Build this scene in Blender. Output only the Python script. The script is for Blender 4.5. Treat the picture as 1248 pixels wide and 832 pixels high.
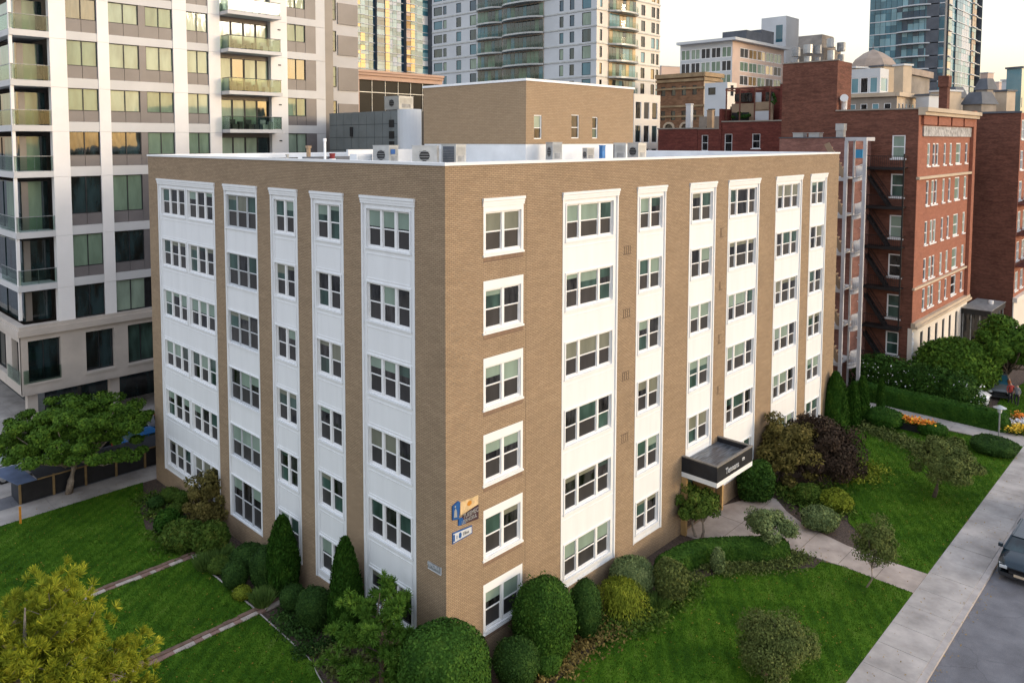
import bpy, math, random
import numpy as np
from mathutils import Vector, Matrix
R_ = math.radians
rng = np.random.default_rng(7)
random.seed(7)
for b in list(bpy.data.objects): bpy.data.objects.remove(b)
scene = bpy.context.scene
COL = scene.collection

# ---------------------------------------------------------------- camera
CAM = np.array([-18.888, -20.441, 20.779]); FPX = 941.552; PPX, PPY = 575.7755, 232.5693
_y, _p, _r = 0.7893, -0.0637, -0.0006
FW = np.array([math.cos(_y)*math.cos(_p), math.sin(_y)*math.cos(_p), math.sin(_p)])
_rt = np.array([math.sin(_y), -math.cos(_y), 0.0]); _up = np.cross(_rt, FW)
RT = _rt*math.cos(_r) + _up*math.sin(_r); UP = -_rt*math.sin(_r) + _up*math.cos(_r)
cam = bpy.data.objects.new('camera', bpy.data.cameras.new('camera')); COL.objects.link(cam)
M3 = Matrix(((RT[0], UP[0], -FW[0]), (RT[1], UP[1], -FW[1]), (RT[2], UP[2], -FW[2])))
cam.matrix_world = Matrix.Translation(Vector(CAM)) @ M3.to_4x4()
cam.data.sensor_width = 36; cam.data.lens = FPX/1248*36
cam.data.shift_x = (624-PPX)/1248; cam.data.shift_y = (PPY-416)/1248
cam.data.clip_start = 0.2; cam.data.clip_end = 5000
scene.camera = cam
def G(px, py, z=0.0):
    """the point of the level plane at height z that the photograph shows at px, py"""
    v = FW + RT*(px-PPX)/FPX - UP*(py-PPY)/FPX
    return CAM + v*(z-CAM[2])/v[2]

# ---------------------------------------------------------------- tags
def tag(o, label=None, cat=None, group=None, kind=None):
    if label: o['label'] = label
    if cat: o['category'] = cat
    if group: o['group'] = group
    if kind: o['kind'] = kind
    return o
def empty(name, loc, label, cat, group=None, rz=0.0, kind=None):
    o = bpy.data.objects.new(name, None); COL.objects.link(o)
    o.location = loc; o.rotation_euler = (0, 0, rz); o.empty_display_size = 0.2
    return tag(o, label, cat, group, kind)

# ---------------------------------------------------------------- materials
MATS = {}
def newmat(name):
    m = bpy.data.materials.new(name); m.use_nodes = True
    nt = m.node_tree; b = nt.nodes['Principled BSDF']; MATS[name] = m
    return m, nt, b
def N(nt, t, **kw):
    n = nt.nodes.new(t)
    for k, v in kw.items():
        if hasattr(n, k): setattr(n, k, v)
        else: n.inputs[k].default_value = v
    return n
def L(nt, a, b): nt.links.new(a, b)
def rgb(c): return (c[0], c[1], c[2], 1)
def ramp(nt, stops):
    r = nt.nodes.new('ShaderNodeValToRGB'); e = r.color_ramp.elements
    while len(e) < len(stops): e.new(0.5)
    for k, (p, c) in enumerate(stops): e[k].position = p; e[k].color = rgb(c)
    return r
def plain(name, c, rough=0.6, var=0.12, scale=1.5, spec=0.3, metal=0.0, bump=0.0, coat=0.0, stretch=(1,1,1)):
    """a surface of one colour with uneven wear: two noise scales shift its value a little"""
    m, nt, b = newmat(name)
    tc = N(nt, 'ShaderNodeTexCoord'); mp = N(nt, 'ShaderNodeMapping'); mp.inputs['Scale'].default_value = stretch
    L(nt, tc.outputs['Object'], mp.inputs[0])
    n1 = N(nt, 'ShaderNodeTexNoise', Scale=scale, Detail=6.0, Roughness=0.6); L(nt, mp.outputs[0], n1.inputs['Vector'])
    lo = [max(0, x*(1-var*1.6)) for x in c]; hi = [min(1, x*(1+var)) for x in c]
    r = ramp(nt, [(0.3, lo), (0.7, hi)]); L(nt, n1.outputs['Fac'], r.inputs[0])
    L(nt, r.outputs[0], b.inputs['Base Color'])
    b.inputs['Roughness'].default_value = rough; b.inputs['Metallic'].default_value = metal
    b.inputs['Specular IOR Level'].default_value = spec; b.inputs['Coat Weight'].default_value = coat
    if bump:
        bp = N(nt, 'ShaderNodeBump', Strength=bump, Distance=0.02)
        n2 = N(nt, 'ShaderNodeTexNoise', Scale=scale*12, Detail=4.0); L(nt, mp.outputs[0], n2.inputs['Vector'])
        L(nt, n2.outputs['Fac'], bp.inputs['Height']); L(nt, bp.outputs[0], b.inputs['Normal'])
    return m
def brick(name, c1, c2, mortar, bw=0.215, bh=0.075, msz=0.01, patch=0.25, rough=0.85, bump=0.4):
    """coursed brick on UVs in metres, plus slow patches and streaks of weather"""
    m, nt, b = newmat(name)
    uv = N(nt, 'ShaderNodeUVMap')
    br = N(nt, 'ShaderNodeTexBrick', Scale=1.0); br.offset = 0.5
    br.inputs['Color1'].default_value = rgb(c1); br.inputs['Color2'].default_value = rgb(c2)
    br.inputs['Mortar'].default_value = rgb(mortar); br.inputs['Mortar Size'].default_value = msz
    br.inputs['Brick Width'].default_value = bw; br.inputs['Row Height'].default_value = bh
    br.inputs['Bias'].default_value = -0.1; br.inputs['Mortar Smooth'].default_value = 0.3
    L(nt, uv.outputs[0], br.inputs['Vector'])
    n = N(nt, 'ShaderNodeTexNoise', Scale=0.45, Detail=7.0, Roughness=0.65); L(nt, uv.outputs[0], n.inputs['Vector'])
    mp = N(nt, 'ShaderNodeMapping'); mp.inputs['Scale'].default_value = (0.8, 4, 1); L(nt, uv.outputs[0], mp.inputs[0])
    n3 = N(nt, 'ShaderNodeTexNoise', Scale=1.0, Detail=3.0); L(nt, mp.outputs[0], n3.inputs['Vector'])
    ad = N(nt, 'ShaderNodeMath', operation='ADD'); L(nt, n.outputs['Fac'], ad.inputs[0]); L(nt, n3.outputs['Fac'], ad.inputs[1])
    r = ramp(nt, [(0.35, (1-patch,)*3), (0.65, (1+patch*0.5,)*3)])
    hf = N(nt, 'ShaderNodeMath', operation='MULTIPLY'); hf.inputs[1].default_value = 0.5; L(nt, ad.outputs[0], hf.inputs[0])
    L(nt, hf.outputs[0], r.inputs[0])
    mx = N(nt, 'ShaderNodeMix', data_type='RGBA', blend_type='MULTIPLY'); mx.inputs[0].default_value = 1.0
    L(nt, br.outputs['Color'], mx.inputs[6]); L(nt, r.outputs[0], mx.inputs[7])
    L(nt, mx.outputs[2], b.inputs['Base Color']); b.inputs['Roughness'].default_value = rough
    b.inputs['Specular IOR Level'].default_value = 0.2
    bp = N(nt, 'ShaderNodeBump', Strength=bump, Distance=0.01); bp.invert = True
    L(nt, br.outputs['Fac'], bp.inputs['Height']); L(nt, bp.outputs[0], b.inputs['Normal'])
    return m
def glass(name, c, rough=0.06, spec=0.5, var=0.5, coat=0.0, scale=0.7, tint=None):
    """a window pane seen from outside: what shows behind it, in some kinds a painted reflection, under a glossy skin with slight ripple"""
    m, nt, b = newmat(name)
    tc = N(nt, 'ShaderNodeTexCoord'); mp = N(nt, 'ShaderNodeMapping'); mp.inputs['Scale'].default_value = (2.2, 2.2, 0.6)
    oi = N(nt, 'ShaderNodeObjectInfo'); cm = N(nt, 'ShaderNodeVectorMath', operation='ADD')
    L(nt, tc.outputs['Object'], cm.inputs[0]); L(nt, oi.outputs['Location'], cm.inputs[1]); L(nt, cm.outputs[0], mp.inputs[0])
    n = N(nt, 'ShaderNodeTexNoise', Scale=scale, Detail=3.0); L(nt, mp.outputs[0], n.inputs['Vector'])
    r = ramp(nt, [(0.35, [x*(1-var) for x in c]), (0.65, [min(1, x*(1+var*0.6)) for x in c])]); L(nt, n.outputs['Fac'], r.inputs[0])
    L(nt, r.outputs[0], b.inputs['Base Color']); b.inputs['Roughness'].default_value = rough
    b.inputs['Specular IOR Level'].default_value = spec; b.inputs['Coat Weight'].default_value = coat; b.inputs['Coat Roughness'].default_value = 0.03
    if tint: b.inputs['Specular Tint'].default_value = rgb(tint)
    n2 = N(nt, 'ShaderNodeTexNoise', Scale=1.3, Detail=1.0); L(nt, mp.outputs[0], n2.inputs['Vector'])
    bp = N(nt, 'ShaderNodeBump', Strength=0.06, Distance=0.1); L(nt, n2.outputs['Fac'], bp.inputs['Height']); L(nt, bp.outputs[0], b.inputs['Normal'])
    return m
def leaf(name, ca, cb, rough=0.75, cc=None, spec=0.09):
    """foliage: every leaf takes its own shade, and whole clumps drift between two greens"""
    m, nt, b = newmat(name)
    g = N(nt, 'ShaderNodeNewGeometry'); tc = N(nt, 'ShaderNodeTexCoord')
    n = N(nt, 'ShaderNodeTexNoise', Scale=1.6, Detail=3.0); L(nt, tc.outputs['Object'], n.inputs['Vector'])
    ad = N(nt, 'ShaderNodeMath', operation='ADD'); L(nt, g.outputs['Random Per Island'], ad.inputs[0])
    ml = N(nt, 'ShaderNodeMath', operation='MULTIPLY'); ml.inputs[1].default_value = 2.2; L(nt, n.outputs['Fac'], ml.inputs[0])
    L(nt, ml.outputs[0], ad.inputs[1])
    dv = N(nt, 'ShaderNodeMath', operation='MULTIPLY'); dv.inputs[1].default_value = 0.3125; L(nt, ad.outputs[0], dv.inputs[0])
    ca, cb = [(c_[0]*1.3, c_[1]*1.32, c_[2]*.85) for c_ in (ca, cb)]; cc = cc and (cc[0]*1.5, cc[1]*1.45, cc[2]*.9)
    st = [(0.28, ca), (0.72, cb)] if cc is None else [(0.28, ca), (0.62, cb), (0.8, cc)]
    r = ramp(nt, st); L(nt, dv.outputs[0], r.inputs[0]); L(nt, r.outputs[0], b.inputs['Base Color'])
    b.inputs['Roughness'].default_value = rough; b.inputs['Specular IOR Level'].default_value = spec
    return m

BR_TAN = brick('tan_brick', (0.325, 0.232, 0.148), (0.39, 0.285, 0.182), (0.19, 0.138, 0.095), bw=0.21, bh=0.07, msz=0.011, patch=0.14)
BR_TAN2 = brick('penthouse_brick', (0.32, 0.225, 0.14), (0.355, 0.255, 0.16), (0.24, 0.175, 0.11), bw=0.3, bh=0.10, patch=0.08)
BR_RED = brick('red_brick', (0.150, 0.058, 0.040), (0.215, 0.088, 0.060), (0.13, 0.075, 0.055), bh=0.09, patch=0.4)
BR_RED2 = brick('dark_red_brick', (0.15, 0.036, 0.028), (0.20, 0.055, 0.040), (0.12, 0.055, 0.045), bh=0.09, patch=0.4)
BR_PINK = brick('old_pinkish_brick', (0.24, 0.11, 0.09), (0.31, 0.15, 0.12), (0.22, 0.14, 0.12), bh=0.09, patch=0.35)
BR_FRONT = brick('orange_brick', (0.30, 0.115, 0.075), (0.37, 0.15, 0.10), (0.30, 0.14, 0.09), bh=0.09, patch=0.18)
BR_BROWN = brick('brown_brick', (0.20, 0.105, 0.06), (0.28, 0.155, 0.09), (0.18, 0.11, 0.07), bw=.5, bh=0.2, patch=0.3)
WHITE = plain('white_trim', (0.80, 0.80, 0.80), 0.45, 0.035, 0.8)
PANEL = plain('white_wall_panel', (0.77, 0.78, 0.79), 0.5, 0.028, 2.2, stretch=(1, 1, .12))
ROOFW = plain('white_roof_membrane', (0.72, 0.73, 0.74), 0.6, 0.10, 0.4)
STUCCO = plain('pale_precast', (0.80, 0.775, 0.76), 0.7, 0.05, 0.3)
STUCCOG = plain('grey_precast', (0.50, 0.49, 0.49), 0.7, 0.06, 0.3)
LIME = plain('beige_limestone', (0.50, 0.44, 0.385), 0.75, 0.10, 0.5, bump=0.15)
SPAND = plain('grey_spandrel', (0.17, 0.155, 0.155), 0.35, 0.10, 0.5)
SPAND2 = plain('taupe_spandrel', (0.235, 0.21, 0.19), 0.4, 0.08, 0.5)
DKMET = plain('dark_metal', (0.035, 0.036, 0.04), 0.45, 0.2, 2.0, metal=0.2)
BLACK = plain('black_paint', (0.018, 0.018, 0.020), 0.5, 0.2, 2.0)
GREYMET = plain('grey_metal', (0.42, 0.43, 0.43), 0.4, 0.12, 1.5, metal=0.35)
GREYMET2 = plain('worn_grey_metal', (0.28, 0.29, 0.30), 0.5, 0.25, 2.5, metal=0.3)
CLAD = plain('slate_grey_cladding', (0.16, 0.18, 0.185), 0.5, 0.10, 0.6)
CONC = plain('concrete', (0.40, 0.365, 0.34), 0.85, 0.22, 0.7, bump=0.4)
PINKCONC = plain('warm_paving', (0.42, 0.35, 0.305), 0.85, 0.2, 0.8, bump=0.4)
KERB = plain('kerb_stone', (0.42, 0.38, 0.36), 0.85, 0.15, 1.5)
TERRA = plain('brown_render', (0.33, 0.24, 0.16), 0.8, 0.14, 0.7)
CREAM = plain('cream_stone', (0.52, 0.42, 0.31), 0.8, 0.12, 0.3)
PINKST = plain('pink_stone', (0.62, 0.47, 0.39), 0.8, 0.08, 0.2)
LTGREY = plain('light_grey_panel', (0.56, 0.58, 0.60), 0.6, 0.07, 0.15)
WARMW = plain('warm_white_panel', (0.74, 0.68, 0.60), 0.6, 0.06, 0.15)
SLATE = plain('slate_roof', (0.10, 0.11, 0.13), 0.6, 0.2, 0.4)
GREYST = plain('weathered_stone', (0.30, 0.26, 0.22), 0.8, 0.2, 0.3)
COPPER = plain('salmon_soffit', (0.50, 0.33, 0.25), 0.6, 0.1, 0.5, stretch=(1,1,14))
WOOD = plain('timber', (0.22, 0.15, 0.07), 0.8, 0.2, 2.0)
BARK = plain('bark', (0.13, 0.10, 0.075), 0.9, 0.3, 4.0, bump=0.5)
BARKL = plain('pale_bark', (0.28, 0.23, 0.18), 0.9, 0.3, 4.0, bump=0.5)
BLUEP = plain('blue_paint', (0.02, 0.09, 0.28), 0.4, 0.1, 2.0)
CREAMP = plain('cream_paint', (0.62, 0.45, 0.25), 0.5, 0.2, 5.0)
MAROON = plain('maroon_paint', (0.06, 0.03, 0.04), 0.5, 0.2, 2.0)
ORNG = plain('orange_paint', (0.60, 0.25, 0.03), 0.5, 0.2, 3.0)
NAVY = plain('navy_tarpaulin', (0.022, 0.026, 0.036), 0.55, 0.3, 1.0)
TARP = plain('pale_blue_tarpaulin', (0.11, 0.15, 0.25), 0.5, 0.2, 1.0)
AMBER = plain('warm_lit_stone', (0.46, 0.29, 0.12), 0.6, 0.15, 1.0)  # tan stone with warm lamplight put into its colour
G_DARK = glass('dark_pane', (0.026, 0.026, 0.027), 0.05, 0.5, var=.9, scale=2.0)  # strong patchy tone imitates uneven reflections in the base colour
G_SCREEN = glass('insect_screen_pane', (0.042, 0.040, 0.041), 0.35, 0.3, 0.25)
G_BLIND = glass('green_blind_pane', (0.235, 0.31, 0.255), 0.10, 0.45, 0.12)
G_BLIND2 = glass('beige_blind_pane', (0.19, 0.195, 0.15), 0.12, 0.4, 0.15)
G_TEAL = glass('teal_pane', (0.045, 0.085, 0.072), 0.06, 0.5, 0.5)
G_CURT = glass('curtained_pane', (0.17, 0.24, 0.175), 0.06, 0.30, 0.2, 0.1)
G_CURT2 = glass('pale_curtained_pane', (0.26, 0.33, 0.26), 0.06, 0.30, 0.2, 0.1)
G_NIGHT = glass('deep_dark_pane', (0.014, 0.030, 0.034), 0.04, 0.7, 0.8, 0.2)
G_TWR = glass('tower_blue_pane', (0.04, 0.14, 0.19), 0.05, .6, 0.35, 0.15, scale=0.15)
G_TWR2 = glass('tower_pale_pane', (0.17, 0.32, 0.37), 0.05, .6, 0.2, 0.15, scale=0.15)
G_TWR3 = glass('tower_dark_pane', (0.02, 0.06, 0.10), 0.05, .6, 0.4, 0.15, scale=0.15)
G_GOLD = glass('tower_gold_reflection_pane', (0.42, 0.27, 0.11), 0.05, 1.0, 0.4, 0.6, scale=0.15, tint=(1, .8, .5))  # gold of the reflected sunset sky put into the pane colour
def rail_glass():
    m, nt, b = newmat('balcony_glass')
    out = nt.nodes['Material Output']; t = N(nt, 'ShaderNodeBsdfTransparent'); t.inputs[0].default_value = (0.72, 0.80, 0.76, 1)
    g = N(nt, 'ShaderNodeBsdfGlossy', Roughness=0.04); mx = N(nt, 'ShaderNodeMixShader'); fr = N(nt, 'ShaderNodeFresnel', IOR=1.5)
    ad = N(nt, 'ShaderNodeMath', operation='ADD'); ad.operation = 'MULTIPLY'; ad.inputs[1].default_value = 0.45
    L(nt, fr.outputs[0], ad.inputs[0]); L(nt, ad.outputs[0], mx.inputs[0]); L(nt, t.outputs[0], mx.inputs[1]); L(nt, g.outputs[0], mx.inputs[2]); L(nt, mx.outputs[0], out.inputs[0])
    return m
G_RAIL = rail_glass()

# ---------------------------------------------------------------- mesh builder
class MB:
    def __init__(s): s.v = []; s.f = []; s.m = []; s.cur = 0
    def mat(s, i): s.cur = i; return s
    def quad(s, *p):
        n = len(s.v); s.v += [tuple(q) for q in p]; s.f.append(tuple(range(n, n+len(p)))); s.m.append(s.cur); return s
    def box(s, x0, x1, y0, y1, z0, z1):
        x0, x1 = min(x0, x1), max(x0, x1); y0, y1 = min(y0, y1), max(y0, y1); z0, z1 = min(z0, z1), max(z0, z1)
        n = len(s.v); s.v += [(x0,y0,z0),(x1,y0,z0),(x1,y1,z0),(x0,y1,z0),(x0,y0,z1),(x1,y0,z1),(x1,y1,z1),(x0,y1,z1)]
        for f in ((0,3,2,1),(4,5,6,7),(0,1,5,4),(1,2,6,5),(2,3,7,6),(3,0,4,7)): s.f.append(tuple(n+i for i in f)); s.m.append(s.cur)
        return s
    def prism(s, poly, z0, z1):
        n = len(s.v); k = len(poly); s.v += [(x, y, z0) for x, y in poly] + [(x, y, z1) for x, y in poly]
        s.f.append(tuple(range(n+k-1, n-1, -1))); s.m.append(s.cur); s.f.append(tuple(range(n+k, n+2*k))); s.m.append(s.cur)
        for i in range(k): s.f.append((n+i, n+(i+1) % k, n+k+(i+1) % k, n+k+i)); s.m.append(s.cur)
        return s
    def bar(s, a, b, w, h=None):
        """a rectangular bar from a to b"""
        h = h or w; a = np.array(a, float); b = np.array(b, float); d = b-a; d /= np.linalg.norm(d)
        u = np.cross(d, (0, 0, 1)); u = np.array((1., 0, 0)) if np.linalg.norm(u) < 1e-3 else u/np.linalg.norm(u)
        v = np.cross(u, d); n = len(s.v)
        for c in (a, b):
            for i, j in ((-1,-1),(1,-1),(1,1),(-1,1)): s.v.append(tuple(c+u*i*w/2+v*j*h/2))
        for f in ((3,2,1,0),(4,5,6,7),(0,1,5,4),(1,2,6,5),(2,3,7,6),(3,0,4,7)): s.f.append(tuple(n+i for i in f)); s.m.append(s.cur)
        return s
    def tube(s, pts, rs, k=6):
        n0 = len(s.v); pts = [np.array(p, float) for p in pts]
        if not hasattr(rs, '__len__'): rs = [rs]*len(pts)
        for i, p in enumerate(pts):
            d = pts[min(i+1, len(pts)-1)]-pts[max(i-1, 0)]; d /= np.linalg.norm(d)+1e-9
            u = np.cross(d, (0.13, 0.2, 1)) if abs(d[2]) < .98 else np.cross(d, (1, 0, 0)); u /= np.linalg.norm(u); v = np.cross(d, u)
            for j in range(k):
                a = 2*math.pi*j/k; s.v.append(tuple(p+(u*math.cos(a)+v*math.sin(a))*rs[i]))
        for i in range(len(pts)-1):
            for j in range(k):
                a = n0+i*k+j; b = n0+i*k+(j+1) % k; s.f.append((a, b, b+k, a+k)); s.m.append(s.cur)
        s.f.append(tuple(n0+k-1-j for j in range(k))); s.m.append(s.cur)
        e = n0+(len(pts)-1)*k; s.f.append(tuple(e+j for j in range(k))); s.m.append(s.cur)
        return s
    def build(s, name, mats, parent=None, smooth=False, label=None, cat=None, group=None, kind=None, loc=None, rz=0.0):
        me = bpy.data.meshes.new(name); me.from_pydata(s.v, [], s.f)
        if not isinstance(mats, (list, tuple)): mats = [mats]
        for m in mats: me.materials.append(m)
        me.polygons.foreach_set('material_index', s.m)
        if smooth: me.polygons.foreach_set('use_smooth', [True]*len(s.f))
        nv = len(me.loops); li = np.empty(nv, np.int32); me.loops.foreach_get('vertex_index', li)
        co = np.empty(len(s.v)*3); me.vertices.foreach_get('co', co); co = co.reshape(-1, 3)[li]
        nr = np.empty(len(s.f)*3); me.polygons.foreach_get('normal', nr); nr = np.abs(nr.reshape(-1, 3))
        lt = np.empty(len(s.f), np.int32); me.polygons.foreach_get('loop_total', lt); nr = np.repeat(nr, lt, 0)
        ax = np.argmax(nr, 1)
        u = np.where(ax == 0, co[:, 1], co[:, 0]); v = np.where(ax == 2, co[:, 1], co[:, 2])
        uvl = me.uv_layers.new(name='UVMap'); uvl.data.foreach_set('uv', np.stack([u, v], 1).astype(np.float32).ravel())
        me.update()
        o = bpy.data.objects.new(name, me); COL.objects.link(o)
        if parent is not None: o.parent = parent
        if loc is not None: o.location = loc
        o.rotation_euler = (0, 0, rz)
        return tag(o, label, cat, group, kind)

def facemap(side, x0, y0, ln=0.0):
    """local (u along the wall, d inwards, z) of a wall facing -y ('R') or -x ('L'); u runs from the viewer's left"""
    if side == 'R': return lambda u, d, z: (x0+u, y0+d, z)
    return lambda u, d, z: (x0+d, y0+ln-u, z)
def fbox(mb, F, u0, u1, d0, d1, z0, z1):
    a = F(u0, d0, z0); b = F(u1, d1, z1); return mb.box(a[0], b[0], a[1], b[1], a[2], b[2])
def holed(mb, F, u0, u1, z0, z1, holes, dep, d=0.0, mi=0, ri=None):
    """a wall sheet at depth d with rectangular openings (ua, ub, za, zb), each with reveals dep deep"""
    us = sorted({round(t, 4) for t in [u0, u1]+[h[0] for h in holes]+[h[1] for h in holes] if u0-1e-6 <= t <= u1+1e-6})
    zs = sorted({round(t, 4) for t in [z0, z1]+[h[2] for h in holes]+[h[3] for h in holes] if z0-1e-6 <= t <= z1+1e-6})
    mb.mat(mi)
    for i in range(len(us)-1):
        run = None
        for j in range(len(zs)-1):
            uc = (us[i]+us[i+1])/2; zc = (zs[j]+zs[j+1])/2
            inh = any(h[0] < uc < h[1] and h[2] < zc < h[3] for h in holes)
            if not inh and run is None: run = zs[j]
            if run is not None and (inh or j == len(zs)-2):
                top = zs[j] if inh else zs[j+1]
                mb.quad(F(us[i], d, run), F(us[i+1], d, run), F(us[i+1], d, top), F(us[i], d, top)); run = None
    mb.mat(mi if ri is None else ri)
    for a, b, c, e in holes:
        a2, b2, c2, e2 = max(a, u0), min(b, u1), max(c, z0), min(e, z1)
        mb.quad(F(a2, d, c2), F(a2, d, e2), F(a2, d+dep, e2), F(a2, d+dep, c2))
        mb.quad(F(b2, d, c2), F(b2, d+dep, c2), F(b2, d+dep, e2), F(b2, d, e2))
        mb.quad(F(a2, d, e2), F(b2, d, e2), F(b2, d+dep, e2), F(a2, d+dep, e2))
        mb.quad(F(a2, d, c2), F(a2, d+dep, c2), F(b2, d+dep, c2), F(b2, d, c2))
    mb.mat(0)
def copyof(src, parent, loc=None, rz=None, mesh=None):
    c = src.copy(); COL.objects.link(c); c.parent = parent
    if loc is not None: c.location = loc
    if rz is not None: c.rotation_euler = (0, 0, rz)
    return c

# ---------------------------------------------------------------- foliage
def quads_mesh(name, P4, mats, parent=None, body=None, midx=None, **kw):
    """P4: (n,4,3) leaf corners; body: (verts, faces) of the dense mass under the leaves"""
    n = len(P4); V = P4.reshape(-1, 3); nb = 0; bf = []
    if body is not None: bv, bf = body; nb = len(bv); V = np.concatenate([V, bv]); 
    me = bpy.data.meshes.new(name); nf = n+len(bf)
    me.vertices.add(len(V)); me.vertices.foreach_set('co', V.astype(np.float32).ravel())
    sizes = np.concatenate([np.full(n, 4), np.array([len(f) for f in bf], int)]) if bf else np.full(n, 4)
    idx = np.arange(4*n)
    if bf: idx = np.concatenate([idx, np.concatenate([np.array(f)+4*n for f in bf])])
    me.loops.add(len(idx)); me.loops.foreach_set('vertex_index', idx.astype(np.int32))
    me.polygons.add(nf); st = np.concatenate([[0], np.cumsum(sizes)[:-1]])
    me.polygons.foreach_set('loop_start', st.astype(np.int32))
    if not isinstance(mats, (list, tuple)): mats = [mats]
    for m in mats: me.materials.append(m)
    if midx is not None: me.polygons.foreach_set('material_index', np.concatenate([midx, np.zeros(len(bf), int)]).astype(np.int32))
    me.update(calc_edges=True)
    o = bpy.data.objects.new(name, me); COL.objects.link(o)
    if parent is not None: o.parent = parent
    return tag(o, kw.get('label'), kw.get('cat'), kw.get('group'), kw.get('kind'))
def unit(v): return v/(np.linalg.norm(v, axis=-1, keepdims=True)+1e-9)
def leaves(P, Nn, size, asp=0.6, jit=0.8, elong=None):
    """leaf quads at P, tilted about the normals Nn"""
    n = len(P); nn = unit(Nn + rng.normal(0, jit, (n, 3)))
    t = unit(np.cross(nn, rng.normal(0, 1, (n, 3)))) if elong is None else unit(elong + rng.normal(0, 0.35, (n, 3)))
    b = unit(np.cross(nn, t)); s = (size*rng.uniform(0.45, 1.5, n))[:, None]
    t = t*s; b = b*s*asp
    return np.stack([P-t, P-b*0.9+t*0.1, P+t, P+b*0.9+t*0.1], 1)
def ico(c, r, sub=3, noise=0.06, seed=0, box=2.0):
    """dense body: sphere (box=2) to soft cube (box>2) with an uneven skin"""
    nu, nv = 18*sub//2, 9*sub//2; vs = []; fs = []
    ph = np.random.default_rng(seed).uniform(0, 6, 9)
    for j in range(nv+1):
        th = math.pi*j/nv
        for i in range(nu):
            a = 2*math.pi*i/nu; d = np.array([math.sin(th)*math.cos(a), math.sin(th)*math.sin(a), math.cos(th)])
            k = (np.abs(d)**box).sum()**(-1/box)
            k *= 1+noise*(math.sin(3*d[0]+ph[0])*math.sin(4*d[1]+ph[1])+0.6*math.sin(7*d[2]+ph[2])*math.sin(6*d[0]+ph[3]))
            vs.append(np.array(c)+d*k*np.array(r))
    for j in range(nv):
        for i in range(nu): fs.append((j*nu+i, (j+1)*nu+i, (j+1)*nu+(i+1) % nu, j*nu+(i+1) % nu))
    return np.array(vs), fs
def skin_points(body, n):
    """n points and normals spread over a body's skin by area"""
    V, F = body; F = np.array(F); a, b, c, d = V[F[:, 0]], V[F[:, 1]], V[F[:, 2]], V[F[:, 3]]
    nr = np.cross(c-a, d-b); ar = np.linalg.norm(nr, axis=1); p = ar/ar.sum()
    i = rng.choice(len(F), n, p=p); u, w = rng.uniform(0, 1, (2, n, 1))
    P = (a[i]*(1-u)+b[i]*u)*(1-w)+(d[i]*(1-u)+c[i]*u)*w
    nn = unit(nr[i]); cen = V.mean(0); s = np.sign(((P-cen)*nn).sum(1, keepdims=True)); return P, nn*s
def clipped(name, c, r, mat, label, cat, n=5000, size=0.05, group=None, box=2.0, noise=0.06, seed=1, fuzz=0.05, up=False, asp=0.6, shoots=0.0):
    """a clipped shrub: a dense body with leaves standing out of its skin"""
    c = np.array(c, float); r = np.array(r, float); b = ico((0, 0, r[2]), r, 4, noise, seed, box)
    b = (np.maximum(b[0], (-99, -99, 0.02)), b[1])
    P, nn = skin_points(b, n); k = P[:, 2] > 0.06; P, nn = P[k], nn[k]
    P = P + nn*rng.uniform(-0.3, 1, (len(P), 1))*fuzz
    el = np.tile((0, 0, 1.), (len(P), 1)) if up else None
    Q = leaves(P, nn, size, asp, 0.38, el)
    if shoots:
        P2, n2 = skin_points(b, int(n*shoots)); k = P2[:, 2] > 0.2; P2, n2 = P2[k], n2[k]
        P2 = P2+n2*rng.uniform(1, 3.2, (len(P2), 1))*fuzz; Q = np.concatenate([Q, leaves(P2, n2, size*1.1, asp, 0.9)])
    bb = (b[0]*(1, 1, 1)+0, b[1]); bb[0][:, :2] *= 0.97; bb[0][:, 2] *= 0.985
    o = quads_mesh(name, Q, mat, body=bb, label=label, cat=cat, group=group); o.location = (c[0], c[1], max(0, c[2]-r[2])); return o
def lobed_points(c, r, nl, n, lobe=0.35, seed=0, fill=0.5, flat=0.75, low=-0.6):
    """points in many clumps set through a crown; returns points, outward directions, clump centres"""
    g = np.random.default_rng(seed); d = unit(g.normal(0, 1, (nl*3, 3))); d = d[d[:, 2] > low][:nl]
    k = g.uniform(fill, 1.0, (len(d), 1)); C = d*k*np.array(r)*(1-lobe*0.6)
    lr = g.uniform(0.65, 1.2, len(C))*lobe*min(r)
    i = rng.integers(0, len(C), n); q = unit(rng.normal(0, 1, (n, 3))); q[:, 2] *= flat
    rad = rng.uniform(0.35, 1.0, (n, 1))**0.6
    P = C[i]+q*rad*lr[i][:, None]
    return P+np.array(c), unit(q+0.5*unit(C[i])+(0, 0, 0.4)), C+np.array(c)
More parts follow.
